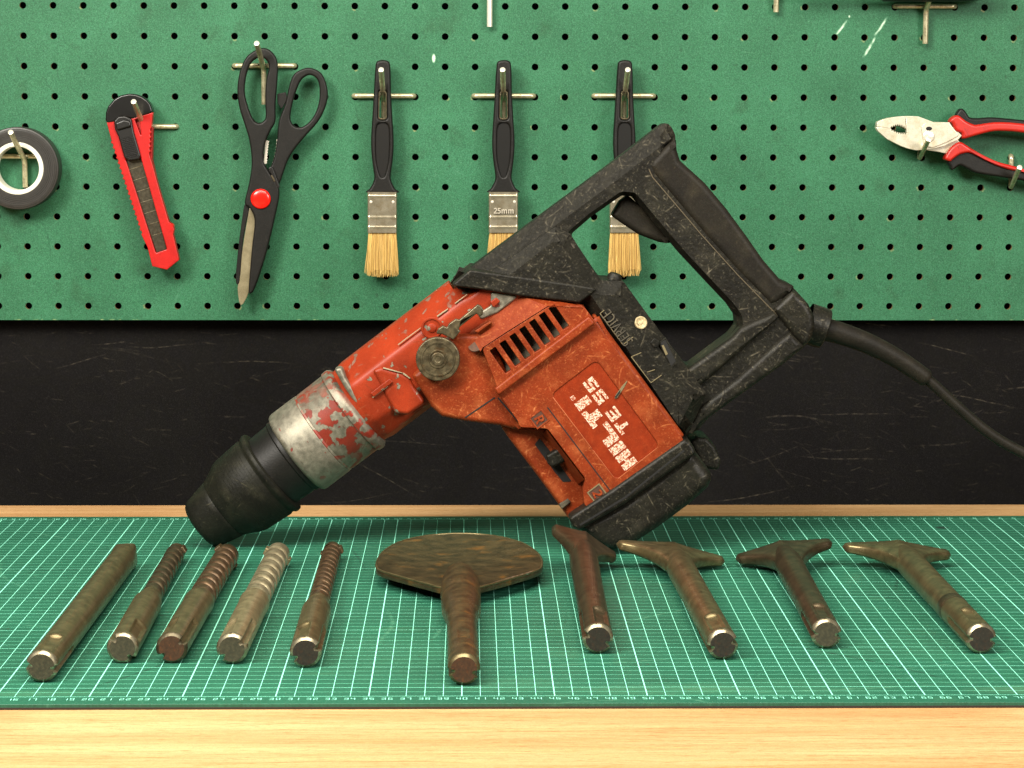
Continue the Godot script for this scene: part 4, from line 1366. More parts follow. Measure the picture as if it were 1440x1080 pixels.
func tape_roll() -> void:
	var o := thing("tape_roll", "roll of black tape on a white core hanging at the left end", "tape roll", Vector3(-369.7, 259.3, -779))
	var z := Vector3(0, 0, 1)
	put(o, "tape", turned_body([-18, 21.6, -18, 33, -17, 34.2, -1.2, 34.2, -0.3, 33.6, 0.0, 32.6, 0.1, 30, -0.1, 27, 0.1, 24, 0, 21.6], Vector3.ZERO, z, 96, 0.5), tri(worn_plastic(301, Color(0.125, 0.122, 0.11), Color(0.155, 0.15, 0.138), Color(0.3, 0.29, 0.27), 40, 250, 256).made(), 50.0, 0.42))
	var rings := MB.new()
	for k in 7:
		lathe(rings, [-0.2, 23.2 + k * 1.45, 0.22, 23.4 + k * 1.45, 0.22, 23.5 + k * 1.45, -0.2, 23.7 + k * 1.45], Vector3.ZERO, z, 72)
	put(o, "wound_layers", rings.mesh(), M.satin_black)
	put(o, "core", turned_body([-18, 18.0, -18, 21.7, 0.5, 21.7, 0.9, 21.4, 0.9, 18.4, 0.5, 18.0, -18, 18.0], Vector3.ZERO, z, 72), plain(Color(0.80, 0.80, 0.74), 0.6))


func zigzag(a: Vector2, b: Vector2, n: int, deep: float) -> PackedVector2Array:
	var o := PackedVector2Array()
	var s := (b - a).normalized().orthogonal() * deep
	for i in n:
		o.append(a.lerp(b, (i + 0.05) / n) + s)
		o.append(a.lerp(b, (i + 0.50) / n) + s)
		o.append(a.lerp(b, (i + 0.62) / n))
		o.append(a.lerp(b, (i + 0.93) / n))
	return o


func craft_knife() -> void:
	var o := thing("snap_off_knife", "red snap-off utility knife with black slider and black top, hanging tilted", "utility knife", Vector3(-268.2, 257.7, -777))
	var body := pl([-26.9, 39.7])
	body.append_array(zigzag(Vector2(-24.5, 26.3), Vector2(0.7, -54.1), 19, -0.9))
	body.append_array(pl([5.2, -63.5, 8.9, -79.2, 21, -82.2, 31.3, -73.9, 26.6, -52.9, 27.5, -48.2, 25.2, -43.8, 23.2, -42.3, 15.4, -14.7, 10.4, 4.7]))
	body.append_array(zigzag(Vector2(8.7, 12.9), Vector2(10, 36.3), 6, -0.9))
	body.append_array(pl([11.2, 48, 2.2, 45.2, -5.8, 43, -15.1, 45, -21.1, 41.5]))
	var slot := rp(pl([-19.3, 38, -7.6, 39.8, 1.1, 9.6, 21.4, -65.1, 12, -68.3, -12.2, 10.5]), 1.0, 3)
	var notch := rp(pl([-3.8, 41.8, 0.3, 43.3, 1.6, 26.9]), 0.6, 3)
	var b := MB.new()
	slab(b, dense(body, 2.5), [dense(slot, 2.0), dense(notch, 1.5)], -9, 0, 0.7, 0.7, 3)
	put(o, "body", b.mesh(), M.knife_worn)
	put(o, "body_back", plate(rp(pl([-26.4, 38.6, -24.8, 29.2, -18.6, 8.8, 5.5, -64.1, 9.4, -78.9, 20.6, -81.3, 30.2, -73.6, 25.1, -51.7, 14.5, -15.2, 9.5, 8.8, 10.5, 35.1, 2.4, 43.9]), 2.0), -14, -4.5, 0.5, 1.2), plain(Color(0.60, 0.045, 0.04), 0.5))
	put(o, "end_cap", plate(rp(pl([-27.9, 42.1, -27.4, 47.9, -25.5, 52.9, -20.4, 58.8, -14.9, 61.9, -8.1, 63.3, -2.6, 62.8, 2.4, 61, 6.4, 58.3, 9.2, 55, 10.7, 50.9, 11.2, 47.9, 2.2, 44.9, -5.8, 42.7, -14, 44.4, -20.8, 40.1, -26.9, 39.2]), 2.2), -13, 1.0, 1.6, 1.2), plain(Color(0.06, 0.06, 0.058), 0.28))
	put(o, "blade", plate(pl([-14.4, 14.6, -0.3, 16.4, 20.8, -65.3, 12.3, -67.7]), -4.4, -3.0, 0.1, 0.1), tri(rusty(302, Color(0.20, 0.185, 0.14), Color(0.33, 0.31, 0.25), Color(0.24, 0.18, 0.10), 0.3, 256).made(), 40.0, 0.38, 0.55))
	for i in 7:
		var p := (Vector2(-4.1, 1.2)).lerp(Vector2(17.3, -62.4), i / 7.0)
		put(o, "blade_score", plate(bar2(p + Vector2(-5.5, -0.6), p + Vector2(5.3, 2.8), 0.3), -3.1, -2.95, 0.02, 0.0), M.worn_edge)
	put(o, "slider", plate(rp(pl([-20.7, 40.9, -16.9, 44.6, -11.5, 45.1, -6.2, 42.7, -4.5, 32.2, 0.9, 12.6, 0.1, 9.4, -9, 7.9, -12.7, 11.1, -17.1, 27.7, -20, 33.9]), 1.6), -4, 2.6, 1.4, 0.3), M.satin_black)
	put(o, "slider_head", plate(rp(pl([-19.3, 39.2, -12.3, 42.1, -7, 40.9, -5.9, 36.3, -18.3, 32.8]), 2.0), 2, 4.6, 1.5, 0.0), M.satin_black)
	var nub := MB.new()
	var c0 := Vector2(-14.8, 26.3)
	var c1 := Vector2(-4.9, 28.4)
	var c2 := Vector2(-9.8, 10.5)
	var c3 := Vector2(-1, 12.9)
	for j in 12:
		for i in 9:
			var u := (i + (0.5 if j % 2 else 0.0)) / 9.0
			var q := c0.lerp(c1, u).lerp(c2.lerp(c3, u), j / 11.0)
			slab(nub, circle(q, 0.55, 4), [], 2.4, 3.1, 0.25, 0.0, 1)
	put(o, "grip_studs", nub.mesh(), M.satin_black)
	put(o, "clip_bump", turned_body([-9, 2.9, -1.0, 2.9, 0.2, 2.2, 0.2, 0], Vector3(24, -46.4, 0), Vector3(0, 0, 1), 20), M.knife_red)


func scissors() -> void:
	var o := thing("scissors", "black kitchen scissors with a red pivot cap, hanging closed by one loop", "scissors", Vector3(-165.9, 251.8, -782))
	var plastic: Material = M.soft_black
	var a_out := dense(cr(pl([1, 106.8, -7.8, 104.2, -14.9, 97.8, -19.7, 86.1, -21.6, 71.5, -20, 57.5, -16.1, 44.6, -12.6, 32.9, -10.7, 20.6, -10.5, 9.4, -12.7, -4.7, -16.4, -20.6, -12.3, -25.1, -8.9, -31.9, -8.5, -40.1, -10.6, -56.7, -12.9, -79.8, -13.9, -94.1, -11.8, -96.1, -7.9, -89.9, 1.1, -62.6, 8.9, -31.2, 12.3, -10, 4.7, 3.8, -0.2, 12.4, -0.7, 19.4, 1.5, 30, 5.7, 39.4, 9.4, 46.7, 9.7, 61, 11.5, 80.9, 11.7, 94.9, 8, 102.8]), 4), 2.2)
	var a_in := dense(cr(pl([-2.6, 99, -7.9, 96.6, -11.8, 91.4, -14.7, 81.4, -15.6, 70.3, -13, 58.7, -9, 48.7, -4.6, 45.2, -0.5, 46.7, 1.6, 51.1, 1.4, 67.5, 2.5, 81.5, 4.7, 90.8, 2.4, 96.9]), 4), 2.0)
	var b := MB.new()
	slab(b, a_out, [a_in], -3.2, 3.2, 1.9, 1.6, 5)
	put(o, "front_handle", b.mesh(), plastic)
	var b_out := dense(cr(pl([38.4, 90.7, 30.7, 89.1, 24.8, 85, 21.3, 76.8, 17.6, 61.1, 12.8, 48.8, 11.3, 39.4, 10.5, 30, 8.4, 18.2, 4.8, 8.8, -0.6, 2.4, -3.6, -7.1, 2.1, -23.6, 9.2, -23.6, 11.4, -8.2, 13.8, -1.2, 19.3, 13.9, 24.9, 23.3, 33.9, 34.1, 44.5, 46.2, 51, 58.8, 52.8, 71.6, 48.1, 85.6]), 4), 2.2)
	var b_in := dense(cr(pl([38.3, 84.6, 31.3, 80.9, 26.5, 71, 23, 58.7, 21.8, 48.5, 25.1, 42.9, 31.6, 42.1, 39.3, 48.2, 44.7, 59.1, 46.2, 70.8, 44.5, 80.7]), 4), 2.0)
	var b2 := MB.new()
	slab(b2, b_out, [b_in], -6.0, 0.2, 1.9, 1.6, 5)
	put(o, "back_handle", b2.mesh(), plastic)
	put(o, "bottle_tab", plate(rp(pl([10.9, 69.2, 18.3, 70.7, 19.4, 64.6, 14.6, 56.4, 11.1, 61.6]), 1.0), -5.0, -2.0, 0.5, 0.5), plastic)
	for e in 2:
		var p := [Vector2(3.2, 30.6), Vector2(1.3, 10.6)] if e == 0 else [Vector2(10.9, 31.8), Vector2(5.4, 8.2)]
		var jaw := PackedVector2Array()
		var way := -1.0 if e else 1.0
		for i in 9:
			var q: Vector2 = p[0].lerp(p[1], i / 9.0) + Vector2(0.8 if e else -0.2, 0) * sin(PI * i / 9.0) * 1.5
			jaw.append(q + Vector2(way * 0.2, 0))
			jaw.append(q + Vector2(way * 0.9, -0.7))
		jaw.append(p[1] + Vector2(-way * 2.0, 0))
		jaw.append(p[0] + Vector2(-way * 2.0, 0))
		put(o, "serrated_edge", plate(jaw, -2.6 if e == 0 else -3.4, -1.4 if e == 0 else -2.2, 0.1, 0.1), M.bright)
	put(o, "steel_blade", plate(cr(pl([-12.3, -24.8, -8.9, -31.9, -8.3, -40.1, -10.6, -56.7, -12.6, -79.8, -14, -95.3, -20.8, -106.6, -23.3, -91.7, -21, -81.3, -19.8, -66.8, -18, -53.7, -14.7, -35.4]), 3), -2.4, -0.6, 0.5, 0.2), tri(worn_plastic(303, Color(0.50, 0.465, 0.36), Color(0.62, 0.585, 0.47), Color(0.74, 0.71, 0.60), 60, 90, 256).made(), 80.0, 0.33, 0.45))
	put(o, "blade_back", plate(cr(pl([-16.5, -21.2, -12.9, -25.4, -15.4, -36.6, -18.8, -56.1, -20.9, -79.8, -21.8, -87.5, -24, -88.7, -24.7, -82.8, -23.1, -65, -20.2, -42.5]), 3), -4.0, -0.2, 0.8, 0.4), plastic)
	put(o, "pivot_cap", turned_body([2.8, 8.3, 4.2, 8.25, 4.9, 7.7, 5.5, 6.3, 5.95, 4.0, 6.1, 1.6, 6.1, 0], Vector3(-3, -17.4, 0), Vector3(0, 0, 1), 48, 0.8), plain(Color(0.84, 0.10, 0.06), 0.22))
	put(o, "handle_joint", plate(rp(pl([3.6, 8.2, 6.6, 9.4, 12.9, -7.1, 11.4, -9.4]), 0.5), -1, 3.5, 0.5, 0.3), M.satin_black)
	put(o, "joint_glint", plate(rp(pl([5.3, 1.8, 6.8, 2.4, 9.4, -2.6, 8.2, -3.5]), 0.4), 2, 3.9, 0.3, 0.0), M.steel)


func make_brush(label: String, seed_: int, at: Vector3, tilt: float) -> Node3D:
	var o := thing("paint_brush", label, "paint brush", at, "flat paint brushes hanging on the pegboard")
	o.rotation.z = tilt
	var outer := dense(cr(pl([-4.4, 1.2, 4.4, 1.2, 6.2, -5.8, 6.7, -25.7, 7.8, -45, 8.9, -65.6, 8.1, -80.3, 6.4, -93.3, 7.3, -98.6, 9.9, -103.9, 12.1, -107.4, -12.8, -107.4, -10.8, -103.9, -8, -98.6, -7.2, -93.3, -8.9, -80.3, -9.8, -65.6, -8.7, -45.1, -7.5, -25.7, -6.3, -5.9]), 4), 2.5)
	var slot := dense(rp(pl([-3.3, -23.4, 3.1, -23.4, 3.4, -46.8, -3.8, -46.8]), 2.4, 4), 1.6)
	var recess := dense(cr(pl([-4.3, -51.5, 3.9, -51.5, 5.1, -65.6, 4.3, -80.9, 1.7, -92.1, -0.4, -94.2, -2.4, -92.1, -5.1, -80.9, -5.7, -65.6]), 4), 2.0)
	var b := MB.new()
	slab(b, outer, [slot, recess], -5.5, 4.5, 2.2, 2.2, 5)
	put(o, "handle", b.mesh(), M.soft_black)
	put(o, "handle_recess", plate(cr(pl([-4.9, -50.3, 4.5, -50.3, 5.7, -65.6, 4.9, -81.5, 1.7, -93.3, -0.4, -95.3, -2.4, -93.3, -5.7, -81.5, -6.3, -65.6]), 4), -5.4, 2.6, 0.2, 0.2), M.satin_black)
	put(o, "slot_rim", plate(slot, 3.9, 4.75, 0.2, 0.1, [dense(rp(pl([-2.6, -24.3, 2.4, -24.3, 2.6, -45.9, -3, -45.9]), 2.0, 4), 1.6)], 2), M.steel)
	# ferrule: a flattened tin sleeve with two pressed ridges
	var fb := MB.new()
	var rings := []
	var lo := Vector2(-0.5, -140.6)
	var hi := Vector2(-0.4, -106.8)
	for i in 39:
		var k := i / 38.0
		var y := lerpf(hi.y, lo.y, k)
		var bump := 0.0
		for c in [0.10, 0.62, 0.86]:
			bump = maxf(bump, 0.75 - absf(k - c) * 30.0)
		var w := 12.2 + maxf(bump, 0.0) * 0.5
		var t := 6.2 + maxf(bump, 0.0)
		var ring := PackedVector3Array()
		var q := rp(rect(-w, -t, w, t), 2.2, 4)
		for p in q:
			ring.append(Vector3(lo.x + p.x, y, p.y - 0.5))
		rings.append(ring)
	loft(fb, rings)
	put(o, "ferrule", fb.mesh(), tri(worn_plastic(304, Color(0.60, 0.57, 0.48), Color(0.74, 0.71, 0.62), Color(0.50, 0.43, 0.30), 60, 160, 256, 0.3).made(), 80.0, 0.24, 0.7))
	for s in [-1, 1]:
		put(o, "ferrule_nail", turned_body([0, 1.3, 0.5, 1.1, 0.7, 0], Vector3(lo.x + s * 9.2, lerpf(hi.y, lo.y, 0.24), 5.6), Vector3(0, 0, 1), 12), M.bright)
	# bristles
	var r := rng(seed_)
	var bb := MB.new()
	for i in 620:
		var u := r.randf_range(-1, 1)
		var d := r.randf_range(-1, 1)
		var a := Vector3(lo.x + u * 11.4, lo.y + 2, d * 4.8 - 0.5)
		var long := r.randf_range(31.0, 37.5) - absf(u) * 1.0
		var e := Vector3(a.x + u * 1.6 + r.randf_range(-0.8, 0.8), lo.y - long, a.z + d * 0.6 + r.randf_range(-0.4, 0.4))
		if r.randf() < 0.025:
			e.x += u * r.randf_range(1.0, 3.0)
		var mid := a.lerp(e, 0.5) + Vector3(r.randf_range(-0.5, 0.5), 0, r.randf_range(-0.2, 0.3))
		var rad := r.randf_range(0.16, 0.30)
		var base := bb.v.size()
		var stops := [a, mid, e]
		for k in 3:
			for j in 3:
				var an := TAU * j / 3.0 + 0.3
				bb.add(stops[k] + Vector3(cos(an), 0, sin(an)) * rad * (1.0 - 0.3 * k / 2.0), Vector3(cos(an), 0, sin(an)), Vector2(u * 0.5 + 0.5 + r.randf() * 0.0, i * 0.0137))
		for k in 2:
			for j in 3:
				var j2 := (j + 1) % 3
				bb.quad(base + k * 3 + j, base + k * 3 + j2, base + k * 3 + 3 + j2, base + k * 3 + 3 + j)
	var hair := Tex.new(4, 64)
	for y in 64:
		for x in 4:
			hair.dot(x, y, Color(0.68, 0.52, 0.24).lerp(Color(0.93, 0.81, 0.51), r.randf()), 1.0)
	var hm := plain(Color.WHITE, 0.55)
	hm.albedo_texture = hair.made()
	var br := put(o, "bristles", bb.mesh(), hm)
	br.set_meta("kind", "stuff")
	var core := MB.new()
	var crs := []
	for i in 9:
		var k := i / 8.0
		var ring := PackedVector3Array()
		for p in rp(rect(-10.8 - k * 1.0, -4.4, 10.8 + k * 1.0, 4.4), 1.5, 3):
			ring.append(Vector3(lo.x + p.x, lo.y + 1 - k * 32.0, p.y - 0.5))
		crs.append(ring)
	loft(core, crs)
	put(o, "bristle_core", core.mesh(), plain(Color(0.58, 0.45, 0.23), 0.8))
	return o


func brushes() -> void:
	make_brush("paint brush nearest the scissors, in view from handle to bristles", 305, Vector3(-67.3, 346.9, -784), -0.004)
	var c := make_brush("middle paint brush, its ferrule stamped 25mm, bristle end hidden by the drill", 306, Vector3(-67.3, 346.9, -784) + Vector3(32.7, 347.1, -784) - Vector3(-67.3, 346.9, -784), 0.002)
	letters(c, "stamped_size", "25mm", 4.6, Vector3(-0.2, -121.9, 7) + Vector3(0, -0.5, 0.1), 0.0, 0.3, M.steel_pale, true, 0.9)
	make_brush("paint brush behind the trigger, seen above and inside the drill handle", 309, Vector3(-67.3, 346.9, -784) + Vector3(133, 347.3, -784) - Vector3(-67.3, 346.9, -784), 0.006)


func pliers() -> void:
	var o := thing("pliers", "combination pliers with red and black handles lying across two hooks", "pliers", Vector3(382.4, 287.9, -780))
	var jt := tri(worn_plastic(306, Color(0.74, 0.72, 0.64), Color(0.86, 0.84, 0.77), Color(0.62, 0.55, 0.38), 40, 120, 256, 0.3).made(), 90.0, 0.30, 0.3)
	var tooth_lo := PackedVector2Array()
	var tooth_up := PackedVector2Array()
	for i in 8:
		var k := i / 7.0
		var q := (Vector2(-15.4, 1.4)).lerp(Vector2(-28.5, 4.4), k) + Vector2(0, -1.0) * sin(PI * k) * 1.4
		tooth_lo.append(q + Vector2(0.6, -1.0))
		tooth_lo.append(q + Vector2(0, 0.9))
		var q2 := (Vector2(-29.2, 6.1)).lerp(Vector2(-17, 5.6), k) + Vector2(0, 1.0) * sin(PI * k) * 2.2
		tooth_up.append(q2 + Vector2(0, -0.8))
		tooth_up.append(q2 + Vector2(0.8, 0.9))
	var up := pl([-40.9, 7.2, -39.9, 10.9, -35.8, 12.8, -31.4, 14.1, -24, 15.2, -16.5, 15.8, -16.6, 10.6])
	up.reverse()
	var upper := PackedVector2Array()
	upper.append_array(tooth_up)
	upper.append_array(up)
	put(o, "upper_jaw", plate(turned(upper, true), -5, 4.6, 0.5, 0.5), jt)
	var lower := pl([-40.9, 6.8])
	lower.append_array(pl([-39.3, 3.2, -31.9, -3.3, -20.1, -9.1, -14, -11.2, -7.3, -12.6, 3.6, -12.1, 15.6, -9.1, 27.4, -3.8, 30.6, -0.2, 26.6, 3.3, 22.4, 7.1, 19.9, 10.6, 6.7, 10.9, 3.1, 12.1, -6.1, 15.5, -16.1, 15.8, -16, 5.9]))
	lower.append_array(tooth_lo)
	lower.append_array(pl([-29.7, 5.8]))
	var lb := MB.new()
	slab(lb, lower, [], -5, 4.2, 0.5, 0.5, 3)
	put(o, "lower_jaw", lb.mesh(), jt)
	put(o, "joint_plate", plate(rp(pl([0, 0, 0.3, -12.4, 11, -13.8, 18.1, -15.3, 24, -13.5, 29.8, -5.8, 27.4, -3.5, 17.9, -3.5]), 1.0), -7, 1.0, 0.6, 0.6), jt)
	put(o, "jaw_step", plate(rp(pl([-3.7, 7.1, -0.2, 10.6, 5.7, 10.7, 19.9, 10, 23.6, 5.3, 28.5, 0, 17.9, -5.9, 6.1, -10.6, -1, -9.4, -2.3, -2.9]), 2.0), 3, 5.2, 0.8, 0.0), jt)
	put(o, "pivot", turned_body([4.6, 4.6, 6.0, 4.5, 6.5, 3.6, 6.6, 0], Vector3(2.7, -0.9, 0), Vector3(0, 0, 1), 28), M.bright)
	put(o, "wire_hole", plate(circle(Vector2(2.8, 5.4), 2.6, 20, 1.7), 4.8, 5.35, 0.1, 0.0), M.dark_hole)
	var ru := dense(cr(pl([19.8, 11.2, 22, 14.6, 26.9, 16.4, 33.8, 11.6, 39.3, 9.2, 43, 8.7, 56.5, 10.7, 70.1, 10.6, 82.8, 9.3, 103.7, 6.6, 124.6, 1.4, 124.8, -5.1, 103.8, -0.7, 83, 2, 70.3, 3.3, 56.7, 3.3, 43.2, 0.2, 31.5, -2.9, 30, 1.6, 24.9, 3.7, 22.1, 9.4]), 4), 2.5)
	put(o, "upper_grip", plate(ru, -5.5, 6.5, 2.4, 1.5, [], 4), M.plier_worn)
	put(o, "upper_grip_back", plate(dense(cr(pl([25.7, 15.9, 28, 20.6, 29.8, 21.9, 31.8, 21.4, 34.6, 18.3, 37.6, 14.6, 45.9, 14.2, 56, 14.8, 70.9, 13.6, 85.7, 12.1, 103.6, 9.6, 124.5, 4.3, 124.6, 0.2, 103.7, 3.7, 82.9, 6, 56.2, 7.1, 39, 5.9, 30.6, 10.6]), 4), 2.5), -7, 3.0, 2.2, 1.5, [], 4), M.soft_black, "black outer part of the grip")
	var rl := dense(cr(pl([28.8, -5.6, 34.6, -8.4, 39.8, -11.7, 50.8, -17.6, 61.8, -22.2, 72.8, -25, 83.7, -28.2, 104.7, -34.6, 125.8, -42.3, 125.8, -45.3, 104.8, -37.6, 83.8, -30.9, 72.9, -29, 61.9, -25.8, 50.9, -21, 43.1, -17, 37.1, -14.6, 32.3, -15, 28.1, -16.5, 23.2, -20, 21, -21.8, 16.4, -19.6, 18.7, -14.1, 22.7, -9.1]), 4), 2.5)
	put(o, "lower_grip", plate(rl, -5.5, 6.5, 2.4, 1.5, [], 4), M.plier_worn)
	put(o, "lower_grip_back", plate(dense(cr(pl([20, -21.2, 21.6, -25.9, 23.4, -29.1, 26.7, -27.1, 30.2, -25.3, 36.2, -27.9, 43.9, -31.5, 62.1, -34.5, 84, -37.9, 104.9, -42.9, 126, -50, 125.8, -43.5, 104.8, -35.8, 83.8, -29.4, 61.7, -24.1, 44.8, -16.4, 37.1, -13.5, 30, -14.1]), 4), 2.5), -7, 3.0, 2.2, 1.5, [], 4), M.soft_black, "black outer part of the grip")


func top_tool() -> void:
	# only its underside shows below the top edge
	var o := thing("dark_tool", "dark tool hung above the pliers, only its lower edge in view", "tool", Vector3(390.4, 406, -779))
	var b := MB.new()
	lathe(b, [-50, 0, -48, 6, -44, 8, -10, 8.5, 20, 8.5, 36, 7.5, 43, 5.5, 46, 3, 47, 0], Vector3(0, 0, 0), Vector3(1, 0.01, 0), 32)
	put(o, "grip", b.mesh(), M.soft_black)
	put(o, "shaft", turned_body([-120, 0, -120, 3, -50, 3, -46, 3.5], Vector3.ZERO, Vector3(1, 0.01, 0), 20), M.steel)


# the shank of a bit: grooved round bar from its struck end (t = 0) backwards; each angle pair is a groove
func shank(b: MB, prof: Array, grooves: Array, at: Vector3, axis: Vector3, roll: float, flute := [], dt := 1.5, seg := 48) -> PackedVector3Array:
	# prof: pairs (t, radius); grooves: [angle, half width, from, to, depth]; flute: [from, to, pitch, depth, starts]
	var d := axis.normalized()
	var ref := Vector3(0, 1, 0)
	ref = (ref - d * ref.dot(d)).normalized()
	var s := d.cross(ref)
	var ts := PackedFloat32Array()
	var k := prof.size() / 2
	for i in k - 1:
		var a: float = prof[i * 2]
		var e: float = prof[i * 2 + 2]
		var n := maxi(1, int(ceil((e - a) / (dt if a < 66.0 or flute.size() else 5.0))))
		for j in n:
			ts.append(lerpf(a, e, float(j) / n))
	ts.append(prof[k * 2 - 2])
	var rings := []
	for t in ts:
		var r0: float = prof[1]
		for i in k - 1:
			if t >= prof[i * 2]:
				var span: float = maxf(prof[i * 2 + 2] - prof[i * 2], 1e-5)
				r0 = lerpf(prof[i * 2 + 1], prof[i * 2 + 3], clampf((t - prof[i * 2]) / span, 0.0, 1.0))
		var ring := PackedVector3Array()
		for j in seg:
			var an := TAU * j / seg
			var r := r0
			for g in grooves:
				var off: float = absf(wrapf(an - g[0] - roll, -PI, PI)) / g[1]
				var ends: float = minf(smoothstep(g[2] - 1.6, g[2] + 1.6, t), 1.0 - smoothstep(g[3] - 1.8, g[3] + 1.8, t))
				if off < 1.3 and ends > 0.0:
					# flat-bottomed: the floor is a plane across the bar
					var floor_: float = minf(r, (r0 - g[4]) / cos(minf(off, 1.0) * g[1]))
					r = lerpf(r, floor_, ends * (1.0 - smoothstep(0.90, 1.10, off)))
			if flute.size() and t > flute[0] and t < flute[1]:
				var ph: float = wrapf((an + roll) * flute[4] + TAU * (t - flute[0]) / flute[2] * flute[4], 0.0, TAU) / TAU
				# a broad land and a narrower steep-sided hollow
				var hollow := smoothstep(0.0, 0.10, ph) * (1.0 - smoothstep(0.24, 0.42, ph))
				r -= 0.5 * smoothstep(0.5, 1.0, ph) * hollow
				r -= flute[3] * hollow * minf(1.0, (t - flute[0]) / 10.0)
			ring.append(at + d * t + (ref * cos(an) + s * sin(an)) * r)
		rings.append(ring)
	loft(b, rings, false, false, true)
	return rings[0]


# the bevelled struck end, notched by the open grooves, and its flat face
func struck_end(o: Node3D, at: Vector3, axis: Vector3, r: float, chamfer: Material, end: Material, grooves: Array, roll: float) -> void:
	var c := MB.new()
	var ring := shank(c, [0.0, r - 1.8, 1.2, r - 0.7, 2.2, r - 0.1, 2.7, r + 0.03, 3.4, r + 0.03], grooves, at, axis, roll, [], 0.6, 96)
	put(o, "chamfer", c.mesh(), chamfer)
	var f := MB.new()
	var mid := f.add(at - axis * 0.05, -axis)
	var first := f.v.size()
	for p in ring:
		f.add(p - axis * 0.05, -axis)
	for i in ring.size():
		f.tri(mid, first + i, first + (i + 1) % ring.size())
	put(o, "end_face", f.mesh(), end)


func sds(roll: float) -> Array:
	return [[0.0, 0.46, 8.0, 44.0, 2.5], [PI, 0.46, 8.0, 44.0, 2.5], [1.62, 0.19, -9.0, 54.0, 2.3], [-1.62, 0.19, -9.0, 54.0, 2.3]]


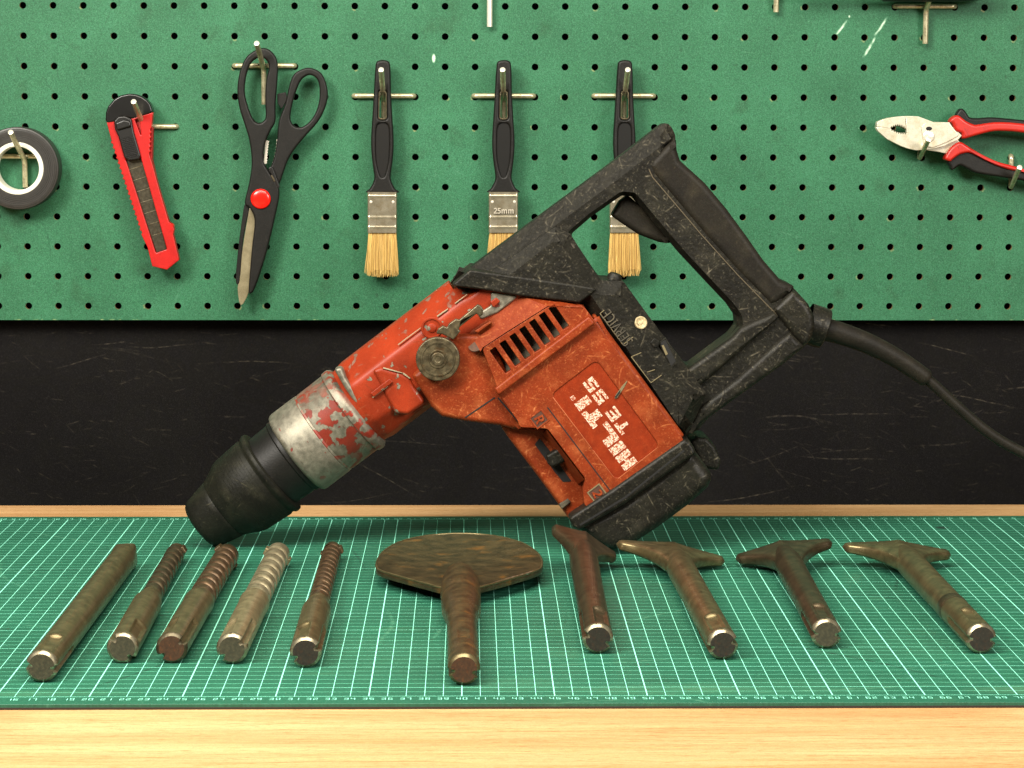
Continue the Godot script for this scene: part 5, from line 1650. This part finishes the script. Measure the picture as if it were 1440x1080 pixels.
func bits() -> void:
	var end_dark := tri(rusty(201, Color(0.10, 0.082, 0.058), Color(0.19, 0.158, 0.112), Color(0.25, 0.15, 0.08), 0.35, 256).made(), 30.0, 0.6, 0.2)
	var end_olive := tri(rusty(202, Color(0.18, 0.168, 0.118), Color(0.30, 0.28, 0.20), Color(0.25, 0.18, 0.10), 0.3, 256).made(), 30.0, 0.6, 0.2)
	var end_brown := tri(rusty(203, Color(0.20, 0.115, 0.055), Color(0.30, 0.18, 0.085), Color(0.42, 0.22, 0.08), 0.4, 256).made(), 30.0, 0.6, 0.15)
	# a plain cold chisel and four masonry drills
	var spec := [
		["flat_chisel", "long plain round chisel without flutes, outermost of the bits in front of the nose", "chisel bit", Vector3(-230.8, 9, -32.5), Vector3(-229.6, 9, -369.3), M.bit_olive, end_olive],
		["drill_bit", "masonry drill with olive stepped shank and thin dark spiral, beside the plain chisel", "drill bit", Vector3(-192.7, 9, -79), Vector3(-198.4, 6.5, -401.8), M.bit_olive, end_olive],
		["drill_bit", "masonry drill with thick brown spiral and brown struck end, under the drill nose", "drill bit", Vector3(-164.9, 9, -78.8), Vector3(-161.1, 8.5, -376.9), M.bit_olive, end_brown],
		["drill_bit", "palest masonry drill with a bright silvery spiral", "drill bit", Vector3(-130.5, 9, -76.6), Vector3(-126.6, 8.5, -382.1), M.bit_pale, end_olive],
		["drill_bit", "masonry drill with thin brown spiral and blackish end, nearest the spade chisel", "drill bit", Vector3(-88.2, 9, -67), Vector3(-90.9, 6.5, -406.6), M.bit_olive, end_dark],
	]
	for i in 5:
		var q: Array = spec[i]
		var a: Vector3 = q[3]
		var e: Vector3 = q[4]
		var long := a.distance_to(e)
		var base := Vector3(a.x, 0, a.z)
		var o := thing(q[0], q[1], q[2], base, "" if i == 0 else "masonry drill bits in a row")
		var ax := (e - a).normalized()
		var at := Vector3(0, 9, 0)
		var roll: float = [0.12, 0.85, -0.62, -0.62, -0.42][i]
		var b := MB.new()
		if i == 0:
			shank(b, [2.4, 9, 80, 9, long - 26, 9.3, long - 20, 9.2], sds(0), at, ax, roll, [], 1.2, 96)
			put(o, "shank", b.mesh(), q[5])
			# the flat point
			var rings := []
			for s in 8:
				var k := s / 7.0
				var w := lerpf(9.2, 7.6, k)
				var h := lerpf(9.2, 8.4, k)
				var ring := PackedVector3Array()
				for p in circle(Vector2.ZERO, 1.0, 32):
					var pw := Vector2(signf(p.x) * pow(absf(p.x), lerpf(1.0, 0.35, k)) * w, signf(p.y) * pow(absf(p.y), lerpf(1.0, 0.4, k)) * h).rotated(0.06)
					var d := at + ax * (long - 20.5 + k * 22.0) + Vector3(pw.x, pw.y, 0)
					ring.append(d)
				rings.append(ring)
			var t := MB.new()
			loft(t, rings)
			put(o, "point", t.mesh(), M.bit_olive)
		elif i == 1 or i == 4:
			var neck := 128.0 if i == 1 else 118.0
			shank(b, [2.4, 9, neck, 9, neck + 10, 8.2, neck + 18, 6.8, neck + 26, 6.7], sds(0), at, ax, roll, [], 1.2, 96)
			put(o, "shank", b.mesh(), q[5])
			var f := MB.new()
			shank(f, [neck + 24, 6.6, long - 12, 6.6], [], at, ax, 0.3, [neck + 24, long, 18.0 if i == 1 else 15.0, 2.0, 1], 0.7, 64)
			put(o, "spiral", f.mesh(), M.spiral_brown if i == 4 else M.bit_dark)
		else:
			var neck := 128.0
			shank(b, [2.4, 9, neck - 8, 9, neck, 9.4, neck + 4, 9.4, neck + 9, 8.6], sds(0), at, ax, roll, [], 1.2, 96)
			put(o, "shank", b.mesh(), q[5])
			var f := MB.new()
			shank(f, [neck + 6, 8.4, long - 12, 8.2], [], at, ax, 0.3, [neck + 6, long, 18.0 if i == 2 else 21.0, 2.4, 1], 0.7, 72)
			put(o, "spiral", f.mesh(), M.spiral_pale if i == 3 else M.spiral_brown)
		if i > 0:
			# carbide tip: a blunt wedge set across the end
			var sr: float = 6.4 if i in [1, 4] else 8.2
			var tr := sr + 1.3
			var wedge := MB.new()
			var set_: float = [0.0, 0.5, -0.9, -0.45, 0.3][i]
			var side := Vector3(cos(set_), sin(set_), 0)
			var up := side.cross(ax).normalized()
			var bas := Basis(side, ax, up)
			slab(wedge, rp(PackedVector2Array([Vector2(-tr, -9), Vector2(tr, -9), Vector2(tr, 1), Vector2(0, 7), Vector2(-tr, 1)]), 0.8, 2), [], -2.4, 2.4, 0.5, 0.5, 2, Transform3D(bas, at + ax * (long - 6)))
			put(o, "carbide_tip", wedge.mesh(), M.bit_rust if i != 3 else M.bit_pale)
			put(o, "bit_head", turned_body([long - 12.5, sr, long - 3, sr - 0.2, long + 1, 3.0, long + 1.5, 0], at, ax, 32), M.spiral_pale if i == 3 else M.bit_rust)
		struck_end(o, at, ax, 9.0, [M.worn_edge, M.worn_edge, M.steel, M.worn_edge, M.worn_edge][i], q[6], sds(0), roll)

	# the spade chisel: round shank, collar, broad dished blade
	var a6 := Vector3(1.1, 9.2, -22.7)
	var o6 := thing("spade_chisel", "broad rusty spade chisel with a half-round blade, in the middle of the row", "spade chisel", Vector3(a6.x, 0, a6.z))
	var ax6 := Vector3(-0.012, 0.0, -1).normalized()
	var at6 := Vector3(0, 9.2, 0)
	var sb := MB.new()
	var sg := [[0.05, 0.36, 44.0, 68.0, 1.3], [PI * 0.60, 0.2, -9.0, 62.0, 2.4], [PI * 1.45, 0.2, -9.0, 62.0, 2.4]]
	shank(sb, [2.4, 9.0, 70, 8.8, 110, 8.8, 132, 9.4, 148, 10.8, 160, 11.8, 186, 12.4, 187.5, 11.2, 190, 11.2, 212, 12.8, 245, 12.0, 270, 9.4, 292, 5.6, 312, 2.0], sg, at6, ax6, 0.0, [], 1.2, 96)
	put(o6, "shank", sb.mesh(), M.bit_rust)
	struck_end(o6, at6, ax6, 9.0, M.bit_olive, end_brown, sg, 0.0)
	# blade
	var blade := MB.new()
	var edge := PackedVector2Array()
	# x sideways, y away from the viewer, from the spade's struck end
	for q in [[-13, 222], [-24, 235], [-38, 254], [-50, 271], [-57, 284], [-59, 297], [-59, 322], [-56, 352], [-47, 386], [-33, 408], [-18, 419], [-3.5, 422], [11, 419], [26, 407], [40, 384], [49, 350], [52, 322], [51.5, 298], [49, 284], [41, 269], [30, 252], [18, 235], [6, 222]]:
		edge.append(Vector2(q[0], q[1]))
	edge = dense(cr(edge, 3), 3.0)
	var cen := Vector2(-3.5, 320)
	for side in 2:
		var prev := PackedInt32Array()
		var m := edge.size()
		for ringi in 9:
			var k := ringi / 8.0
			var ids := PackedInt32Array()
			for i in m:
				var p := cen.lerp(edge[i], k)
				var dish := 3.4 * k * k
				var y := 9.2 + dish - (0.0 if side == 0 else lerpf(11.0, 5.4, k))
				if side == 0:
					y -= 1.5 * smoothstep(0.93, 1.0, k)
				var nn := Vector3(-(edge[i] - cen).normalized().x * 0.13 * k, 1.0, (edge[i] - cen).normalized().y * 0.13 * k) * (1.0 if side == 0 else -1.0)
				ids.append(blade.add(Vector3(p.x, y, -p.y), nn))
			if ringi > 0:
				for i in m:
					var j := (i + 1) % m
					blade.quad(prev[i], prev[j], ids[j], ids[i])
			prev = ids
	var rimn := side_normals(turned(edge, true))
	var eo := turned(edge, true)
	for i in eo.size():
		var j := (i + 1) % eo.size()
		var n1: Vector2 = rimn[0][i]
		var n2: Vector2 = rimn[0][j]
		var yt := 10.2 + 2.4 - 1.5
		var yb := 10.2 + 2.4 - 5.4
		blade.quad(blade.add(Vector3(eo[i].x, yt, -eo[i].y), Vector3(n1.x, 0.2, -n1.y)), blade.add(Vector3(eo[j].x, yt, -eo[j].y), Vector3(n2.x, 0.2, -n2.y)), blade.add(Vector3(eo[j].x, yb, -eo[j].y), Vector3(n2.x, -0.3, -n2.y)), blade.add(Vector3(eo[i].x, yb, -eo[i].y), Vector3(n1.x, -0.3, -n1.y)))
	put(o6, "blade", blade.mesh(), M.bit_rust)
	var lip := MB.new()
	var lp := PackedVector3Array()
	for q in edge:
		lp.append(Vector3(q.x, 11.05, -q.y) + Vector3(cen.x - q.x, 0, q.y - cen.y).normalized() * 0.6)
	tube(lip, lp, [0.8], 8, true)
	put(o6, "blade_lip", lip.mesh(), M.bit_olive)
	var we := MB.new()
	tube(we, PackedVector3Array([Vector3(18, 11.2, -237), Vector3(30, 11.2, -253.6), Vector3(41, 11.2, -270), Vector3(47.5, 11.2, -282)]), [0.5, 0.9, 0.9, 0.5], 8)
	put(o6, "bright_edge", we.mesh(), M.worn_edge, "bright worn front edge of the blade")

	# four wide-edged chisels, each rolled as it lies
	var wide := [
		["wide chisel whose blade stands most steeply tilted, between spade chisel and motor cap", Vector3(78.4, 9, -101.3), Vector3(60.4, 27.5, -374), Vector3(104.2, 6.7, -374), Vector3(79.1, 14.9, -330), M.bit_dark, end_dark, 0.35],
		["wide chisel with brassy tilted blade, its raised arm pointing at the motor cap", Vector3(149.1, 9, -85.5), Vector3(104.4, 16.5, -372), Vector3(178.5, 4.5, -372), Vector3(143, 11.9, -330), M.bit_olive, end_dark, -0.25],
		["dark wide chisel with a pale greenish struck end, third of the four", Vector3(212.4, 9, -113.9), Vector3(186.8, 4.9, -378), Vector3(252.8, 16.2, -378), Vector3(217.7, 14.8, -330), M.bit_dark, end_olive, 0.05],
		["wide chisel with a dark ring round its shank, last in the row", Vector3(300.3, 9, -99.5), Vector3(259.8, 13.6, -376), Vector3(334.1, 8.1, -376), Vector3(298.3, 11.9, -330), M.bit_olive, end_dark, 0.05],
	]
	for i in 4:
		var q: Array = wide[i]
		var a: Vector3 = q[1]
		var l: Vector3 = q[2]
		var r: Vector3 = q[3]
		var o := thing("wide_chisel", q[0], "chisel bit", Vector3(a.x, 0, a.z), "wide-bladed chisels in a row")
		var mid := (l + r) * 0.5
		# the shank meets the blade where the photograph shows it, off the middle by as much as the head is turned
		var neck: Vector3 = q[4]
		var head := Vector3(lerpf(mid.x, neck.x, 0.7), maxf(mid.y, 9.0), mid.z)
		var at := Vector3(0, 9, 0)
		var to := head - Vector3(a.x, 0, a.z)
		var ax := (to - at).normalized()
		var long := at.distance_to(to)
		var b := MB.new()
		shank(b, [2.4, 9.0, 70, 9.0, 110, 9.0, long - 70, 9.4, long - 45, 9.2, long - 20, 7.6, long - 4, 5.6, long + 4, 2.5], sds(0), at, ax, q[7], [], 1.2, 96)
		put(o, "shank", b.mesh(), q[5])
		if i == 3:
			put(o, "shank_ring", turned_body([76, 9.02, 77, 9.25, 88, 9.3, 89, 9.02], at, ax, 40), M.bit_dark, "dark ring round the shank")
		struck_end(o, at, ax, 9.0, M.worn_edge, q[6], sds(0), q[7])
		# blade: sections along its width, deep and thick at the neck, thin at the ends
		var pl_ := l - Vector3(a.x, 0, a.z)
		var pr := r - Vector3(a.x, 0, a.z)
		var across := (pr - pl_).normalized()
		var back := (ax - across * ax.dot(across)).normalized()
		var up := across.cross(back)
		if up.y < 0:
			up = -up
		var rings := []
		var n := 44
		for s in n + 1:
			var k := float(s) / n
			var c := pl_.lerp(pr, k)
			var u := (c - to).dot(across)
			var side := pl_.distance_to(to) if u < 0 else pr.distance_to(to)
			var f := clampf(absf(u) / side, 0.0, 1.0)
			var deep := lerpf(11.5, 5.2, pow(f, 0.7))
			var high := lerpf(8.0, 3.1, pow(f, 0.7))
			var endr := sqrt(maxf(0.0, 1.0 - pow(clampf((absf(k - 0.5) * 2.0 - 0.90) / 0.10, 0.0, 1.0), 2.0)))
			deep *= maxf(endr, 0.12)
			high *= maxf(endr, 0.12)
			# the front of the blade flares into the shank
			var flare := 46.0 * exp(-maxf(absf(u) - 8.0, 0.0) / 9.0)
			var ring := PackedVector3Array()
			for j in 28:
				var an := TAU * j / 28
				var x := signf(cos(an)) * pow(absf(cos(an)), 0.55) * deep
				var y := signf(sin(an)) * pow(absf(sin(an)), 0.5) * high
				if x < 0:
					x -= flare * (-x / deep)
				else:
					y *= 1.0 - 0.55 * x / deep
				if x < -deep:
					y *= lerpf(1.0, 0.9, clampf((-x - deep) / 46.0, 0.0, 1.0))
				ring.append(c + back * x + up * y)
			rings.append(ring)
		var hb := MB.new()
		loft(hb, rings)
		put(o, "blade", hb.mesh(), M.bit_dark if i == 0 else M.bit_olive if i != 2 else M.bit_dark)
